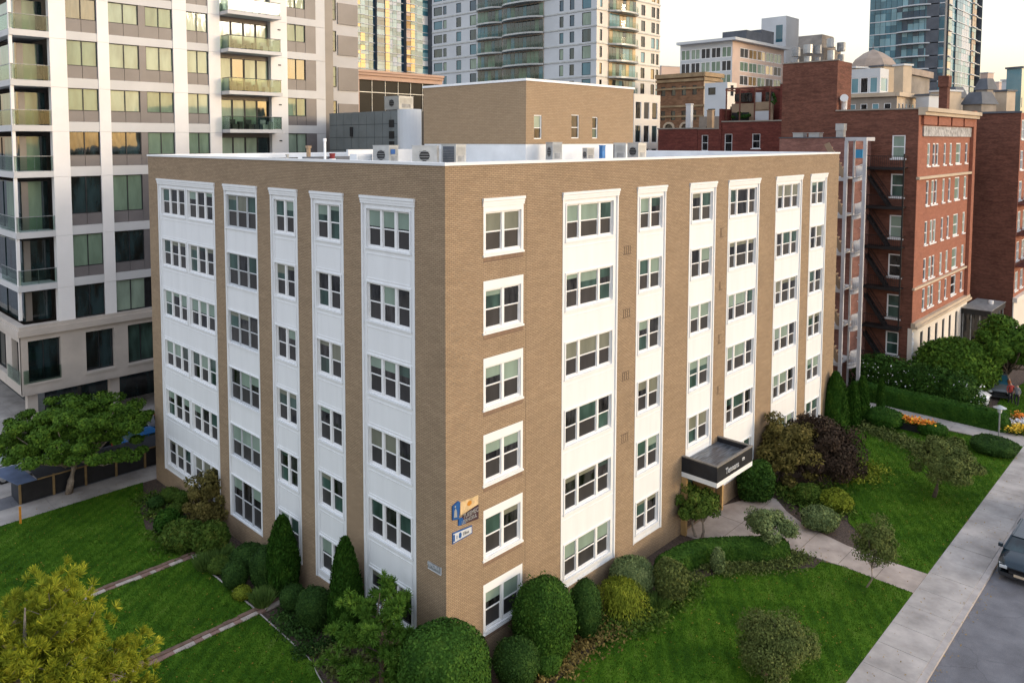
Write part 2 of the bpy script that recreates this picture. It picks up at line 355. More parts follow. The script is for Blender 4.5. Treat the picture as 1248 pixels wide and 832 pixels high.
def tree(name, base, ch, r, mat, label, cat='tree', bark=None, nl=26, n=9000, size=0.07, lobe=0.34, seed=1, trunk=0.09, group=None, stems=1, fill=0.45, asp=0.6, low=-0.6, lean=(0, 0), flat=0.75):
    """trunk with limbs that reach into each clump of the crown; ch = height of the crown's centre"""
    t = empty(name, (base[0], base[1], 0), label, cat, group)
    P, D, C = lobed_points((lean[0], lean[1], ch), r, nl, n, lobe, seed, fill, flat, low)
    quads_mesh('crown', leaves(P, D, size, asp, 0.45), mat, parent=t)
    mb = MB(); g = np.random.default_rng(seed+5)
    for s in range(stems):
        off = np.array([0, 0, 0.]) if stems == 1 else np.array([g.normal(0, .12), g.normal(0, .12), 0])
        fork = np.array([lean[0]*0.6, lean[1]*.6, max(0.25*ch, ch-r[2]*0.75)])+off*2
        mb.tube([off-(0, 0, .05), off*1.3+fork*0.5+(g.normal(0, .04), g.normal(0, .04), 0), fork, np.array([lean[0], lean[1], ch+r[2]*.3])], [trunk*1.25, trunk, trunk*.8, trunk*.25], 8)
        for q in C[s::stems][::max(1, len(C)//60)]:
            mid = fork*0.5+q*0.5+(0, 0, -0.08*r[2]); mb.tube([fork+(0, 0, g.uniform(0, .3)*r[2]), mid, q], [trunk*.42, trunk*.25, trunk*.08], 5)
    mb.build('trunk', bark or BARK, t, smooth=True)
    return t
# ---------------------------------------------------------------- light: low sun behind the camera's right, bright thin overcast
SUN_EL, SUN_AZ = R_(11), R_(152)          # azimuth clockwise from +y
w = bpy.data.worlds.new('World'); scene.world = w; w.use_nodes = True; nt = w.node_tree
for n in list(nt.nodes): nt.nodes.remove(n)
out = N(nt, 'ShaderNodeOutputWorld'); bg = N(nt, 'ShaderNodeBackground', Strength=0.14)
sky = N(nt, 'ShaderNodeTexSky', sky_type='NISHITA'); sky.sun_disc = False
sky.sun_elevation = SUN_EL; sky.sun_rotation = SUN_AZ; sky.altitude = 50; sky.air_density = 1.0; sky.dust_density = 2.5; sky.ozone_density = 1.0
tc = N(nt, 'ShaderNodeTexCoord'); sx = N(nt, 'ShaderNodeSeparateXYZ'); L(nt, tc.outputs['Generated'], sx.inputs[0])
veil = ramp(nt, [(0.0, (4.7, 3.3, 2.3)), (0.05, (4.9, 3.85, 2.95)), (0.12, (5.1, 4.6, 4.05)), (0.22, (5.9, 5.6, 5.5)), (0.4, (6.0, 6.2, 6.8)), (1.0, (4.4, 4.9, 5.9))])
veil.color_ramp.interpolation = 'EASE'; L(nt, sx.outputs['Z'], veil.inputs[0])
cn = N(nt, 'ShaderNodeTexNoise', Scale=1.6, Detail=5.0, Roughness=0.55); cm = N(nt, 'ShaderNodeMapping'); cm.inputs['Scale'].default_value = (1, 1, 5)
L(nt, tc.outputs['Generated'], cm.inputs[0]); L(nt, cm.outputs[0], cn.inputs['Vector'])
cr = ramp(nt, [(0.3, (0.93, 0.93, 0.95)), (0.7, (1.05, 1.04, 1.02))]); L(nt, cn.outputs['Fac'], cr.inputs[0])
vm = N(nt, 'ShaderNodeMix', data_type='RGBA', blend_type='MULTIPLY'); vm.inputs[0].default_value = 1.0
L(nt, veil.outputs[0], vm.inputs[6]); L(nt, cr.outputs[0], vm.inputs[7])
ad = N(nt, 'ShaderNodeMix', data_type='RGBA', blend_type='ADD'); ad.inputs[0].default_value = 1.0; ad.clamp_result = False
L(nt, vm.outputs[2], ad.inputs[6]); L(nt, sky.outputs[0], ad.inputs[7]); L(nt, ad.outputs[2], bg.inputs[0]); L(nt, bg.outputs[0], out.inputs[0])
sd = bpy.data.lights.new('sun', 'SUN'); sd.energy = 0.62; sd.angle = R_(7); sd.color = (1.0, 0.89, 0.76)
so = bpy.data.objects.new('sun', sd); COL.objects.link(so)
sv = Vector((math.sin(SUN_AZ)*math.cos(SUN_EL), math.cos(SUN_AZ)*math.cos(SUN_EL), math.sin(SUN_EL)))
so.rotation_euler = sv.to_track_quat('Z', 'Y').to_euler()
vs = scene.view_settings; vs.view_transform = 'Standard'; vs.look = 'None'; vs.exposure = 0.20; vs.gamma = 1.0; vs.use_curve_mapping = False
cy = scene.cycles; cy.max_bounces = 6; cy.diffuse_bounces = 3; cy.glossy_bounces = 3; cy.transparent_max_bounces = 8; cy.use_denoising = True

# ---------------------------------------------------------------- ground
def grass_mat():
    m, nt, b = newmat('lawn_grass'); tc = N(nt, 'ShaderNodeTexCoord')
    n1 = N(nt, 'ShaderNodeTexNoise', Scale=0.5, Detail=8.0, Roughness=0.62); L(nt, tc.outputs['Object'], n1.inputs['Vector'])
    mp = N(nt, 'ShaderNodeMapping'); mp.inputs['Scale'].default_value = (14, 22, 1); mp.inputs['Rotation'].default_value = (0, 0, 0.6); L(nt, tc.outputs['Object'], mp.inputs[0])
    n2 = N(nt, 'ShaderNodeTexNoise', Scale=1.0, Detail=5.0, Roughness=0.7); L(nt, mp.outputs[0], n2.inputs['Vector'])
    ad = N(nt, 'ShaderNodeMath', operation='ADD'); L(nt, n1.outputs['Fac'], ad.inputs[0]); L(nt, n2.outputs['Fac'], ad.inputs[1])
    hf = N(nt, 'ShaderNodeMath', operation='MULTIPLY'); hf.inputs[1].default_value = 0.5; L(nt, ad.outputs[0], hf.inputs[0])
    mw = N(nt, 'ShaderNodeMapping'); mw.inputs['Rotation'].default_value = (0, 0, .95); L(nt, tc.outputs['Object'], mw.inputs[0])
    wv = N(nt, 'ShaderNodeTexWave', Scale=.55, Distortion=1.5, Detail=2.0); L(nt, mw.outputs[0], wv.inputs['Vector'])
    ws = N(nt, 'ShaderNodeMath', operation='MULTIPLY_ADD'); ws.inputs[1].default_value = .055; L(nt, wv.outputs['Fac'], ws.inputs[0]); L(nt, hf.outputs[0], ws.inputs[2]); hf = ws
    r = ramp(nt, [(0.38, (0.012, 0.036, 0.004)), (0.5, (0.038, 0.105, 0.007)), (0.60, (0.095, 0.19, 0.014)), (.70, (.14, .17, .05))]); L(nt, hf.outputs[0], r.inputs[0])
    pn = N(nt, 'ShaderNodeTexNoise', Scale=.33, Detail=6.0, Roughness=.6); L(nt, tc.outputs['Object'], pn.inputs['Vector'])
    pr_ = ramp(nt, [(.66, (0, 0, 0)), (.74, (.75, .75, .75))]); L(nt, pn.outputs['Fac'], pr_.inputs[0])
    pm_ = N(nt, 'ShaderNodeMix', data_type='RGBA'); L(nt, pr_.outputs[0], pm_.inputs[0]); L(nt, r.outputs[0], pm_.inputs[6]); pm_.inputs[7].default_value = (.12, .11, .045, 1); r = pm_
    L(nt, r.outputs[2], b.inputs['Base Color']); b.inputs['Roughness'].default_value = 0.9; b.inputs['Specular IOR Level'].default_value = 0.08
    bp = N(nt, 'ShaderNodeBump', Strength=0.9, Distance=0.06); L(nt, hf.outputs[0], bp.inputs['Height']); L(nt, bp.outputs[0], b.inputs['Normal'])
    return m
GRASS = grass_mat()
BLADE = leaf('grass_blades', (0.020, 0.050, 0.005), (0.05, 0.11, 0.010), 0.8, (0.085, 0.14, 0.02), 0.1)
def soil_mat():
    m, nt, b = newmat('bark_mulch'); tc = N(nt, 'ShaderNodeTexCoord')
    n1 = N(nt, 'ShaderNodeTexNoise', Scale=9.0, Detail=8.0, Roughness=0.75); L(nt, tc.outputs['Object'], n1.inputs['Vector'])
    n2 = N(nt, 'ShaderNodeTexNoise', Scale=0.8, Detail=3.0); L(nt, tc.outputs['Object'], n2.inputs['Vector'])
    r = ramp(nt, [(0.35, (0.030, 0.020, 0.015)), (0.5, (0.075, 0.050, 0.038)), (0.68, (0.16, 0.11, 0.08))]); L(nt, n1.outputs['Fac'], r.inputs[0])
    L(nt, r.outputs[0], b.inputs['Base Color']); b.inputs['Roughness'].default_value = 0.95
    bp = N(nt, 'ShaderNodeBump', Strength=1.0, Distance=0.05); L(nt, n1.outputs['Fac'], bp.inputs['Height']); L(nt, bp.outputs[0], b.inputs['Normal'])
    return m
SOIL = soil_mat()
def asphalt_mat():
    m, nt, b = newmat('asphalt'); tc = N(nt, 'ShaderNodeTexCoord')
    n1 = N(nt, 'ShaderNodeTexNoise', Scale=30.0, Detail=6.0, Roughness=0.8); L(nt, tc.outputs['Object'], n1.inputs['Vector'])
    n2 = N(nt, 'ShaderNodeTexNoise', Scale=0.7, Detail=5.0, Roughness=0.65); L(nt, tc.outputs['Object'], n2.inputs['Vector'])
    ad = N(nt, 'ShaderNodeMath', operation='ADD'); L(nt, n1.outputs['Fac'], ad.inputs[0]); L(nt, n2.outputs['Fac'], ad.inputs[1])
    hf = N(nt, 'ShaderNodeMath', operation='MULTIPLY'); hf.inputs[1].default_value = 0.5; L(nt, ad.outputs[0], hf.inputs[0])
    r = ramp(nt, [(0.36, (0.085, 0.085, 0.095)), (0.5, (0.135, 0.135, 0.15)), (0.64, (0.20, 0.20, 0.215))]); L(nt, hf.outputs[0], r.inputs[0])
    vo = N(nt, 'ShaderNodeTexVoronoi', feature='DISTANCE_TO_EDGE', Scale=0.22); nz = N(nt, 'ShaderNodeVectorMath', operation='ADD')
    n3 = N(nt, 'ShaderNodeTexNoise', Scale=1.2, Detail=6.0); L(nt, tc.outputs['Object'], n3.inputs['Vector'])
    L(nt, tc.outputs['Object'], nz.inputs[0]); L(nt, n3.outputs['Color'], nz.inputs[1]); L(nt, nz.outputs[0], vo.inputs['Vector'])
    c = ramp(nt, [(0.0, (0.45,)*3), (0.006, (1,)*3)]); L(nt, vo.outputs['Distance'], c.inputs[0])
    mx = N(nt, 'ShaderNodeMix', data_type='RGBA', blend_type='MULTIPLY'); mx.inputs[0].default_value = 0.5; L(nt, r.outputs[0], mx.inputs[6]); L(nt, c.outputs[0], mx.inputs[7])
    L(nt, mx.outputs[2], b.inputs['Base Color']); b.inputs['Roughness'].default_value = 0.85
    bp = N(nt, 'ShaderNodeBump', Strength=0.4, Distance=0.01); L(nt, n1.outputs['Fac'], bp.inputs['Height']); L(nt, bp.outputs[0], b.inputs['Normal'])
    return m
ASPH = asphalt_mat()
MB().quad((-1500,-1500,-.30),(1500,-1500,-.30),(1500,1500,-.30),(-1500,1500,-.30)).build('ground', ASPH, kind='structure')
MB().box(-13, 110, -12.25, 28.4, -.29, -0.012).build('garden_soil', SOIL, kind='structure')
MB().quad((-90,-22,-.13),(220,-22,-.13),(220,-12.5,-.13),(-90,-12.5,-.13)).build('road', ASPH, kind='structure')
MB().quad((-90,28.6,-.13),(150,28.6,-.13),(150,38.2,-.13),(-90,38.2,-.13)).build('side_street', ASPH, kind='structure')
MB().box(-90, 220, -12.5, -12.25, -.29, 0.0).build('kerb', KERB, kind='structure')
def slabs(name, x0, x1, y0, y1, step, along='x', z=0.022, gap=0.018, mat=None, off=0.0):
    """paving poured slab by slab with tooled joints between"""
    mb = MB(); t = (x0 if along == 'x' else y0)+off; e = x1 if along == 'x' else y1; s = x0 if along == 'x' else y0
    cuts = [s]; 
    while t < e-0.2:
        if t > s+.1: cuts.append(t)
        t += step
    cuts.append(e)
    for a, b in zip(cuts, cuts[1:]):
        zz = z+random.uniform(-.003, .003)
        if along == 'x': mb.box(a+gap/2, b-gap/2, y0, y1, -.2, zz)
        else: mb.box(x0, x1, a+gap/2, b-gap/2, -.2, zz)
    return mb.build(name, mat or CONC, kind='structure')
slabs('pavement', -13, 110, -12.245, -10.36, 1.82, off=0.6)
slabs('side_pavement', -13, 39, 26.42, 28.38, 3.1, off=1.1)
slabs('pale_forecourt', -60, -4.7, 30.4, 37.6, 4.0, z=-.1)
slabs('far_pavement', -60, 60, 37.6, 60, 3.0, z=0.0)
def lawn(poly, z=0.03, n=0):
    return MB().prism(poly, -.15, z)
LAWN_SIDE = [[(-12.9, 16.42), (-2.55, 16.42), (-2.45, 18.5), (-3.0, 20.5), (-2.3, 23.0), (-1.4, 24.8), (-.8, 26.4), (-12.9, 26.4)], [(-12.9, 9.92), (-2.45, 9.92), (-2.45, 16.02), (-12.9, 16.02)], [(-12.9, -6), (-4.2, -6), (-3.6, 0.5), (-2.9, 3.8), (-2.55, 5.5), (-2.5, 9.5), (-12.9, 9.5)]]
mb = MB(); [mb.prism(q, -.15, .03) for q in LAWN_SIDE]
mb.build('lawn', GRASS, kind='structure')
LAWN_FRONT = [[(-12.8, -10.34), (19.70, -10.34), (19.78, -7.3), (19.45, -6.3), (18.6, -6.3), (17.0, -4.95), (15.6, -3.5), (13.9, -2.9), (11.5, -2.75), (9.2, -2.95), (7.8, -2.65), (6.4, -2.35), (3.4, -2.5), (1.5, -3.2), (0.2, -4.4), (-2.0, -6.1), (-12.8, -6.1)], [(21.95, -10.34), (44.0, -10.34), (43.6, -6), (42.5, -.6), (40.6, -.1), (39.2, .1), (37.8, -1.0), (35.5, -2.6), (33.0, -3.2), (30.5, -2.9), (27.5, -3.9), (26.2, -5.2), (24.6, -5.8), (23.4, -7.0), (21.95, -8.3)], [(46.5, -10.34), (64, -10.34), (62, -7.6), (55, -7.0), (47.5, -7.5)]]
mb = MB(); [mb.prism(q, -.15, .03) for q in LAWN_FRONT]
mb.build('front_lawn', GRASS, kind='structure')
mb = MB().prism([(17.0,-0.02),(17.1,-1.6),(17.9,-2.7),(19.0,-3.4),(19.5,-4.3),(19.62,-5.6),(19.74,-7.3),(19.72,-10.35),(21.93,-10.35),(21.83,-8.2),(21.95,-6.6),(22.3,-5.2),(22.7,-4.0),(23.4,-2.9),(24.4,-1.9),(24.6,-1.1),(21.4,-0.02)], -.2, .034)
mb.build('path', PINKCONC, kind='structure')
mb = MB()
for k, (a, b) in enumerate([((17.05,-1.75),(24.0,-1.75)), ((19.6,-5.1),(22.35,-5.1)), ((19.75,-7.0),(21.9,-7.0)), ((19.72,-8.7),(21.86,-8.7)), ((19.3,-3.4),(23,-3.4)), ((20.3,-.05),(20.3,-3.4))]): mb.bar((a[0],a[1],.0345),(b[0],b[1],.0345),.02,.004)
mb.build('path_joint', BARK, kind='structure')
slabs('garden_path', 43.9, 46.3, -10.34, 1.2, 2.2, along='y')
# edging walls of old brick and stone across the lawn
for k, yy in enumerate((16.22, 9.71)):
    mb = MB(); g = np.random.default_rng(k); xx = -12.9
    while xx < (-1.5 if k == 0 else -.2):
        ln = g.uniform(.25, .5); mb.mat(int(g.integers(0, 2)) if xx > -10 else 0)
        mb.box(xx, xx+ln-.01, yy-.26+g.uniform(-.03,.03), yy-.015, -.1, .05+g.uniform(0, .03))
        mb.mat(2); mb.box(xx, xx+ln-.01, yy+.0, yy+.20+g.uniform(-.02,.02), -.1, .08+g.uniform(0, .03)); xx += ln
    mb.build('lawn_edging', [plain('edging_light%d' % k, (0.46,0.39,0.34), .9, .2, 3), plain('edging_pink%d' % k, (0.26,0.16,0.13), .9, .2, 3), plain('edging_brown%d' % k, (0.19,0.12,0.09), .9, .2, 3)],
             label=['low brick and stone edging between the two upper lawn panels', 'low brick and stone edging that meets the bed below the taller pointed evergreen'][k], cat='edging')
MB().bar((-2.44, 9.95, .06), (-2.5, 16.0, .06), .05, .05).build('bed_edging', KERB, label='thin pale edging strip along the bed between both brick edgings', cat='edging')
MB().bar((-2.45, 9.4, .05), (-2.55, 5.4, .05), .035, .04).bar((-2.55, 5.4, .05), (-3.0, 3.7, .05), .035, .04).build('bed_edging', KERB, label='thin pale edging strip curving beside the mulch bed under the bushy pine', cat='edging')

# ---------------------------------------------------------------- the tan apartment building
WR, WL, H = 37.77, 26.3, 19.9
APT = empty('apartment_building', (0, 0, 0), 'six-storey tan brick apartment block with white window strips, flat roof and dark canopy', 'apartment building')
FR = facemap('R', 0, 0); FL = facemap('L', 0, 0, WL)
def uL(y): return WL-y
WT, WB = 18.09, 16.52      # window opening of the top floor; storeys 3.0 apart
STOP, SBOT = 18.60, 1.12
cols_R = [(6.78, 10.87, [(7.08, 10.50, (.29,.42,.29))], 0), (12.42, 14.97, [(12.72, 14.68, (.5,.5))], 0), (17.28, 20.07, [(17.6, 19.75, (.5,.5))], 1),
          (21.48, 25.35, [(21.78, 25.05, (.28,.44,.28))], 0), (27.59, 31.52, [(27.92, 31.15, (.31,.38,.31))], 0), (32.84, 35.63, [(33.14, 35.33, (.5,.5))], 0)]
cols_L = [(uL(24.98), uL(17.83), [(uL(24.55), uL(21.45), (1/3,)*3), (uL(21.1), uL(18.1), (1/3,)*3)], 0), (uL(16.76), uL(13.43), [(uL(16.6), uL(13.58), (1/3,)*3)], 2),
          (uL(12.19), uL(9.84), [(uL(11.9), uL(10.15), (.5,.5))], 0), (uL(8.70), uL(6.29), [(uL(8.4), uL(6.58), (.5,.5))], 0), (uL(5.04), uL(1.70), [(uL(4.72), uL(2.02), (1/3,)*3)], 0)]
r1 = (1.97, 4.27)
# window prototypes: frame mesh with sashes; the panes are its child
WIN = {}
def win_proto(w, fr, h, style, variant):
    key = (round(w, 2), fr, h, style, variant)
    if key in WIN: return WIN[key]
    g = random.Random(hash(key) % 9999); fb = MB(); pb = MB()
    bw = 0.04 if style != 2 else 0.03; dep = 0.07
    mull = 0.14 if style != 2 else 0.035
    fb.box(0, w, 0, dep, 0, bw+.02).box(0, w, 0, dep, h-bw, h).box(0, bw, 0, dep, bw+.02, h-bw).box(w-bw, w, 0, dep, bw+.02, h-bw)
    u = 0
    for k, f in enumerate(fr):
        a = u+ (bw if k == 0 else mull/2); b = u+f*w-(bw if k == len(fr)-1 else mull/2); u += f*w
        if k < len(fr)-1: fb.box(u-mull/2, u+mull/2, -.012, dep-.01, bw+.022, h-bw-.002)
        s = .035; z0, z1 = bw+.02, h-bw; zm = (z0+z1)/2
        fb.box(a+.001, b-.001, .03, dep+.01, zm-.025, zm+.025)                       # meeting rail
        fb.box(a, a+s, .045, dep+.02, z0, zm-.026).box(b-s, b, .045, dep+.02, z0, zm-.026).box(a+s, b-s, .045, dep+.02, z0, z0+.04)
        fb.box(a, a+s*.8, .02, dep-.01, zm+.026, z1).box(b-s*.8, b, .02, dep-.01, zm+.026, z1).box(a+s*.8, b-s*.8, .02, dep-.01, z1-.03, z1)
        # upper light: a blind drawn part of the way behind the glass; lower light: insect screen
        q = variant % 6; drop = {0: 1.0, 1: .9, 2: .35, 3: 0.0, 4: 1.0, 5: .6}[q] if g.random() > .4 else g.choice([0, 0, .3, .6, 1.0])
        bm_ = [2, 2, 3, 2, 3, 2][q] if g.random() > .15 else 4
        zs = z1-(z1-zm)*drop
        pb.mat(bm_)
        if drop > 0: pb.quad((a, .052, max(zs, zm)), (b, .052, max(zs, zm)), (b, .052, z1), (a, .052, z1))
        if drop < 1: pb.mat(0 if g.random() > .3 else 4).quad((a, .052, zm), (b, .052, zm), (b, .052, zs), (a, .052, zs))
        pb.mat(1 if g.random() > .18 else (0 if g.random() > .4 else 4)); pb.quad((a, .075, z0), (b, .075, z0), (b, .075, zm), (a, .075, zm))
    f = fb.build('window', [WHITE if style != 2 else LTGREY]); p = pb.build('pane', [G_DARK, G_SCREEN, G_BLIND, G_BLIND2, G_TEAL], f)
    WIN[key] = [f, p, False]; return WIN[key]
def put_window(parent, loc, rz, w, fr, h, style, variant):
    k = win_proto(w, fr, h, style, variant)
    if not k[2]:
        f, p = k[0], k[1]; k[2] = True; f.parent = parent; f.location = loc; f.rotation_euler = (0, 0, rz)
    else:
        f = copyof(k[0], parent, loc, rz); copyof(k[1], f)
    return f
wall_holes = {'R': [], 'L': []}
for side, F, cols, rz in (('R', FR, cols_R, 0.0), ('L', FL, cols_L, -math.pi/2)):
    for ci, (s0, s1, groups, flag) in enumerate(cols):
        sb = 3.95 if flag == 1 else SBOT
        wall_holes[side].append((s0, s1, sb, STOP))
        st = MB(); hs = []; rows = 5 if flag == 1 else 6
        for r in range(rows):
            zt, zb = WT-3*r, WB-3*r
            if flag == 2: zb -= .12 if r < 5 else .32; zt += 0 if r < 5 else .25
            for (a, b, fr) in groups:
                hs.append((a, b, zb, zt))
                v = (ci*7+r*5+(3 if side == 'L' else 0)) % 6
                put_window(APT, F(a, .085, zb), rz, b-a, fr, zt-zb, 2 if flag == 2 else 0, v)
        holed(st, F, s0, s1, sb, STOP, hs, .14, d=.045)
        # side boards, head cornice, sill boards, panel mouldings
        for u in (s0, s1-.09): fbox(st, F, u, u+.09, -.02, .05, sb, STOP-.02)
        fbox(st, F, s0-.03, s1+.03, -.04, .05, STOP-.30, STOP-.2); fbox(st, F, s0-.03, s1+.03, -.06, .05, STOP-.2, STOP-.1); fbox(st, F, s0-.045, s1+.045, -.09, .05, STOP-.09, STOP+.02)
        fbox(st, F, s0+.09, s1-.09, .015, .05, sb, sb+.06)
        for r in range(rows):
            zt, zb = hs[r*len(groups)][3], hs[r*len(groups)][2]
            for (a, b, fr) in groups:
                fbox(st, F, a-.08, b+.08, -.015, .05, zb-.07, zb-.002)                # sill
                fbox(st, F, a-.06, a-.001, .0, .05, zb, zt); fbox(st, F, b+.001, b+.06, .0, .05, zb, zt); fbox(st, F, a-.06, b+.06, .0, .05, zt+.001, zt+.06)
            if side == 'R': fbox(st, F, s0+.1, s1-.1, .027, .05, zb-.30, zb-.27)
            elif flag != 2 and r < rows-1:
                p0, p1, q0, q1 = s0+.28, s1-.28, zb-1.28, zb-.24
                fbox(st, F, p0, p1, .025, .05, q0, q0+.03); fbox(st, F, p0, p1, .025, .05, q1-.03, q1); fbox(st, F, p0, p0+.03, .025, .05, q0+.03, q1-.03); fbox(st, F, p1-.03, p1, .025, .05, q0+.03, q1-.03)
        st.build('window_strip', PANEL if side == 'R' else PANEL, APT)
# separate windows beside the corner, each in its own white surround
for r in range(6):
    top = STOP if r == 0 else WT-3*r+.36; bot = WB-3*r-.12
    wall_holes['R'].append((r1[0], r1[1], bot, top))
    st = MB(); zt, zb = WT-3*r, WB-3*r; a, b = r1[0]+.13, r1[1]-.13
    holed(st, FR, r1[0], r1[1], bot, top, [(a, b, zb, zt)], .14, d=-.012)
    fbox(st, FR, r1[0]-.03, r1[1]+.03, -.05, -.0, bot-.03, bot+.045)
    if r == 0:
        fbox(st, FR, r1[0]-.03, r1[1]+.03, -.04, .0, STOP-.30, STOP-.2); fbox(st, FR, r1[0]-.035, r1[1]+.035, -.06, .0, STOP-.2, STOP-.1); fbox(st, FR, r1[0]-.05, r1[1]+.05, -.09, .0, STOP-.09, STOP+.02)
    fbox(st, FR, a-.05, b+.05, -.035, -.012, zb-.06, zb-.002)
    st.build('window_surround', WHITE, APT)
    put_window(APT, FR(a, .05, zb), 0.0, b-a, (.5, .5), zt-zb, 0, [4, 3, 0, 5, 2, 0][r])
wl = MB(); HR = wall_holes['R']+[(17.35, 20.9, 0.0, 3.0)]
holed(wl, FR, 0, WR, -.1, H, HR, .14)
holed(wl, FL, 0, WL, -.1, H, wall_holes['L'], .14)
wl.quad((WR,0,-.1),(WR,WL,-.1),(WR,WL,H),(WR,0,H)).quad((WR,WL,-.1),(0,WL,-.1),(0,WL,H),(WR,WL,H))
SOLD = brick('soldier_brick', (.25, .16, .11), (.31, .21, .14), (.16, .11, .08), bw=.07, bh=.3, msz=.012, patch=.1)
for r in range(6):
    q = MB(); fbox(q, FR, r1[0]+.01, r1[1]-.01, -.004, .02, WB-3*r-.34, WB-3*r-.152); q.build('soldier_course', SOLD, APT)
q = MB(); fbox(q, FR, 4.44, 4.455, -.003, .01, 0, STOP+.1); q.build('movement_joint', BARK, APT)
wl.build('brick_wall', BR_TAN, APT)
co = MB(); t = .34
co.box(-.05, WR+.05, -.05, t, H+.002, H+.11).box(-.05, t, t, WL+.05, H+.002, H+.11).box(WR-t, WR+.05, t, WL+.05, H+.002, H+.11).box(t, WR-t, WL-t, WL+.05, H+.002, H+.11)
co.build('coping', WHITE, APT)
pi = MB(); pi.box(.02, t-.02, .02, WL-.02, 19.3, H).box(t-.02, WR-.02, .02, t-.02, 19.3, H).box(WR-t, WR-.02, t, WL-.02, 19.3, H).box(t, WR-t, WL-t, WL-.02, 19.3, H)
pi.build('parapet', ROOFW, APT)
MB().box(.3, WR-.3, .3, WL-.3, 19.2, 19.42).build('roof', ROOFW, APT)
# raised line of membrane blisters and pipes
# vents: small open-brick grilles on two piers
for k, (u, v) in enumerate([(11.62, 15.7), (11.62, 12.7), (11.6, 9.7), (11.6, 6.7), (20.8, 15.75), (20.8, 12.8), (20.8, 9.8), (20.8, 6.9)]):
    wdt, hh = (.62, .42) if u < 15 else (.40, .5); vb = MB()
    fbox(vb, FR, u-wdt/2, u+wdt/2, -.012, .0, v-hh/2, v-hh/2+.035); fbox(vb, FR, u-wdt/2, u+wdt/2, -.012, .0, v+hh/2-.035, v+hh/2)
    for j in range(4 if u < 15 else 2): fbox(vb, FR, u-wdt*.4+j*wdt*.26, u-wdt*.4+j*wdt*.26+.035, -.012, .0, v-hh/2+.036, v+hh/2-.036)
    vb.build('vent', plain('vent_brown%d' % k, (.17, .12, .085), .9, .3, 6), APT)  # bars in a plain dark brown
# entrance recess and canopy
en = MB(); en.mat(0); en.box(17.36, 17.5, .14, 1.6, 0, 3.0).box(20.75, 20.89, .14, 1.6, 0, 3.0); en.box(17.5, 20.75, .14, 1.6, 2.86, 2.99)
en.build('entrance_lining', AMBER, APT)
dr = MB(); dr.mat(0).box(17.5, 20.75, 1.45, 1.58, 0, 2.86); dr.mat(1)
for a in (17.7, 18.7, 19.7): dr.box(a, a+.85, 1.40, 1.449, .1, 2.5)
door = dr.build('entrance_door', [BLACK, G_TEAL], APT)
MB().box(18.62, 18.66, 1.34, 1.38, .9, 1.4).box(19.62, 19.66, 1.34, 1.38, .9, 1.4).build('handle', GREYMET, door)
cn_ = MB(); X0, X1, YF = 16.92, 20.86, -2.02
cn_.mat(0); cn_.box(X0, X1, YF, YF+.1, 3.42, 4.22); cn_.box(X0, X0+.1, YF+.1, -.002, 3.42, 4.22); cn_.box(X1-.1, X1, YF+.1, -.002, 3.42, 4.22)
cn_.mat(1); cn_.box(X0-.02, X1+.02, YF-.02, YF+.13, 4.221, 4.28); cn_.box(X0-.02, X0+.13, YF+.13, -.002, 4.221, 4.28); cn_.box(X1-.13, X1+.02, YF+.13, -.002, 4.221, 4.28)
can = cn_.build('canopy', [plain('canopy_fascia', (.020,.021,.026), .45, .2, 2), plain('canopy_cap', (.22,.20,.175), .6, .15, 3)], APT)
rm, rnt, rb = newmat('rippled_canopy_roof'); rb.inputs['Roughness'].default_value = .28; rb.inputs['Specular IOR Level'].default_value = .5
_tc = N(rnt, 'ShaderNodeTexCoord'); _wv = N(rnt, 'ShaderNodeTexNoise', Scale=1.0, Detail=5.0); _mp = N(rnt, 'ShaderNodeMapping'); _mp.inputs['Scale'].default_value = (1.2, 9, 1)
L(rnt, _tc.outputs['Object'], _mp.inputs[0]); L(rnt, _mp.outputs[0], _wv.inputs['Vector'])
_rr = ramp(rnt, [(.35, (.035,.042,.052)), (.7, (.16,.18,.21))]); L(rnt, _wv.outputs['Fac'], _rr.inputs[0]); L(rnt, _rr.outputs[0], rb.inputs['Base Color'])
_bp = N(rnt, 'ShaderNodeBump', Strength=.5, Distance=.05); L(rnt, _wv.outputs['Fac'], _bp.inputs['Height']); L(rnt, _bp.outputs[0], rb.inputs['Normal'])
MB().box(X0+.1, X1-.1, YF+.1, -.01, 3.9, 3.97).build('canopy_roof', rm, can)
MB().box(X0, X1, YF, -.002, 3.16, 3.415).build('soffit', WHITE, can)
for xx in (17.0, 20.95): MB().box(xx-.08, xx+.08, -.3, -.005, 0.0, 3.155).build('pier', AMBER, can)
def text(body, size, loc, rot, mat, parent, name='lettering', ext=.01, sx=1.0):
    cu = bpy.data.curves.new(name, 'FONT'); cu.body = body; cu.size = size; cu.extrude = ext; cu.materials.append(mat)
    tmp = bpy.data.objects.new('tmp', cu); COL.objects.link(tmp); me = bpy.data.meshes.new_from_object(tmp.evaluated_get(bpy.context.evaluated_depsgraph_get())); bpy.data.objects.remove(tmp)
    me.materials.clear(); me.materials.append(mat)
    o = bpy.data.objects.new(name, me); COL.objects.link(o); o.parent = parent; o.location = loc; o.rotation_euler = rot; o.scale = (sx, 1, 1); return o
RX = math.pi/2
text('Tennans', .46, (17.78, YF-.015, 3.62), (RX, 0, 0), LTGREY, can, sx=.95); text('m', .34, (19.62, YF-.015, 3.80), (RX, 0, 0), WHITE, can, sx=1.1)
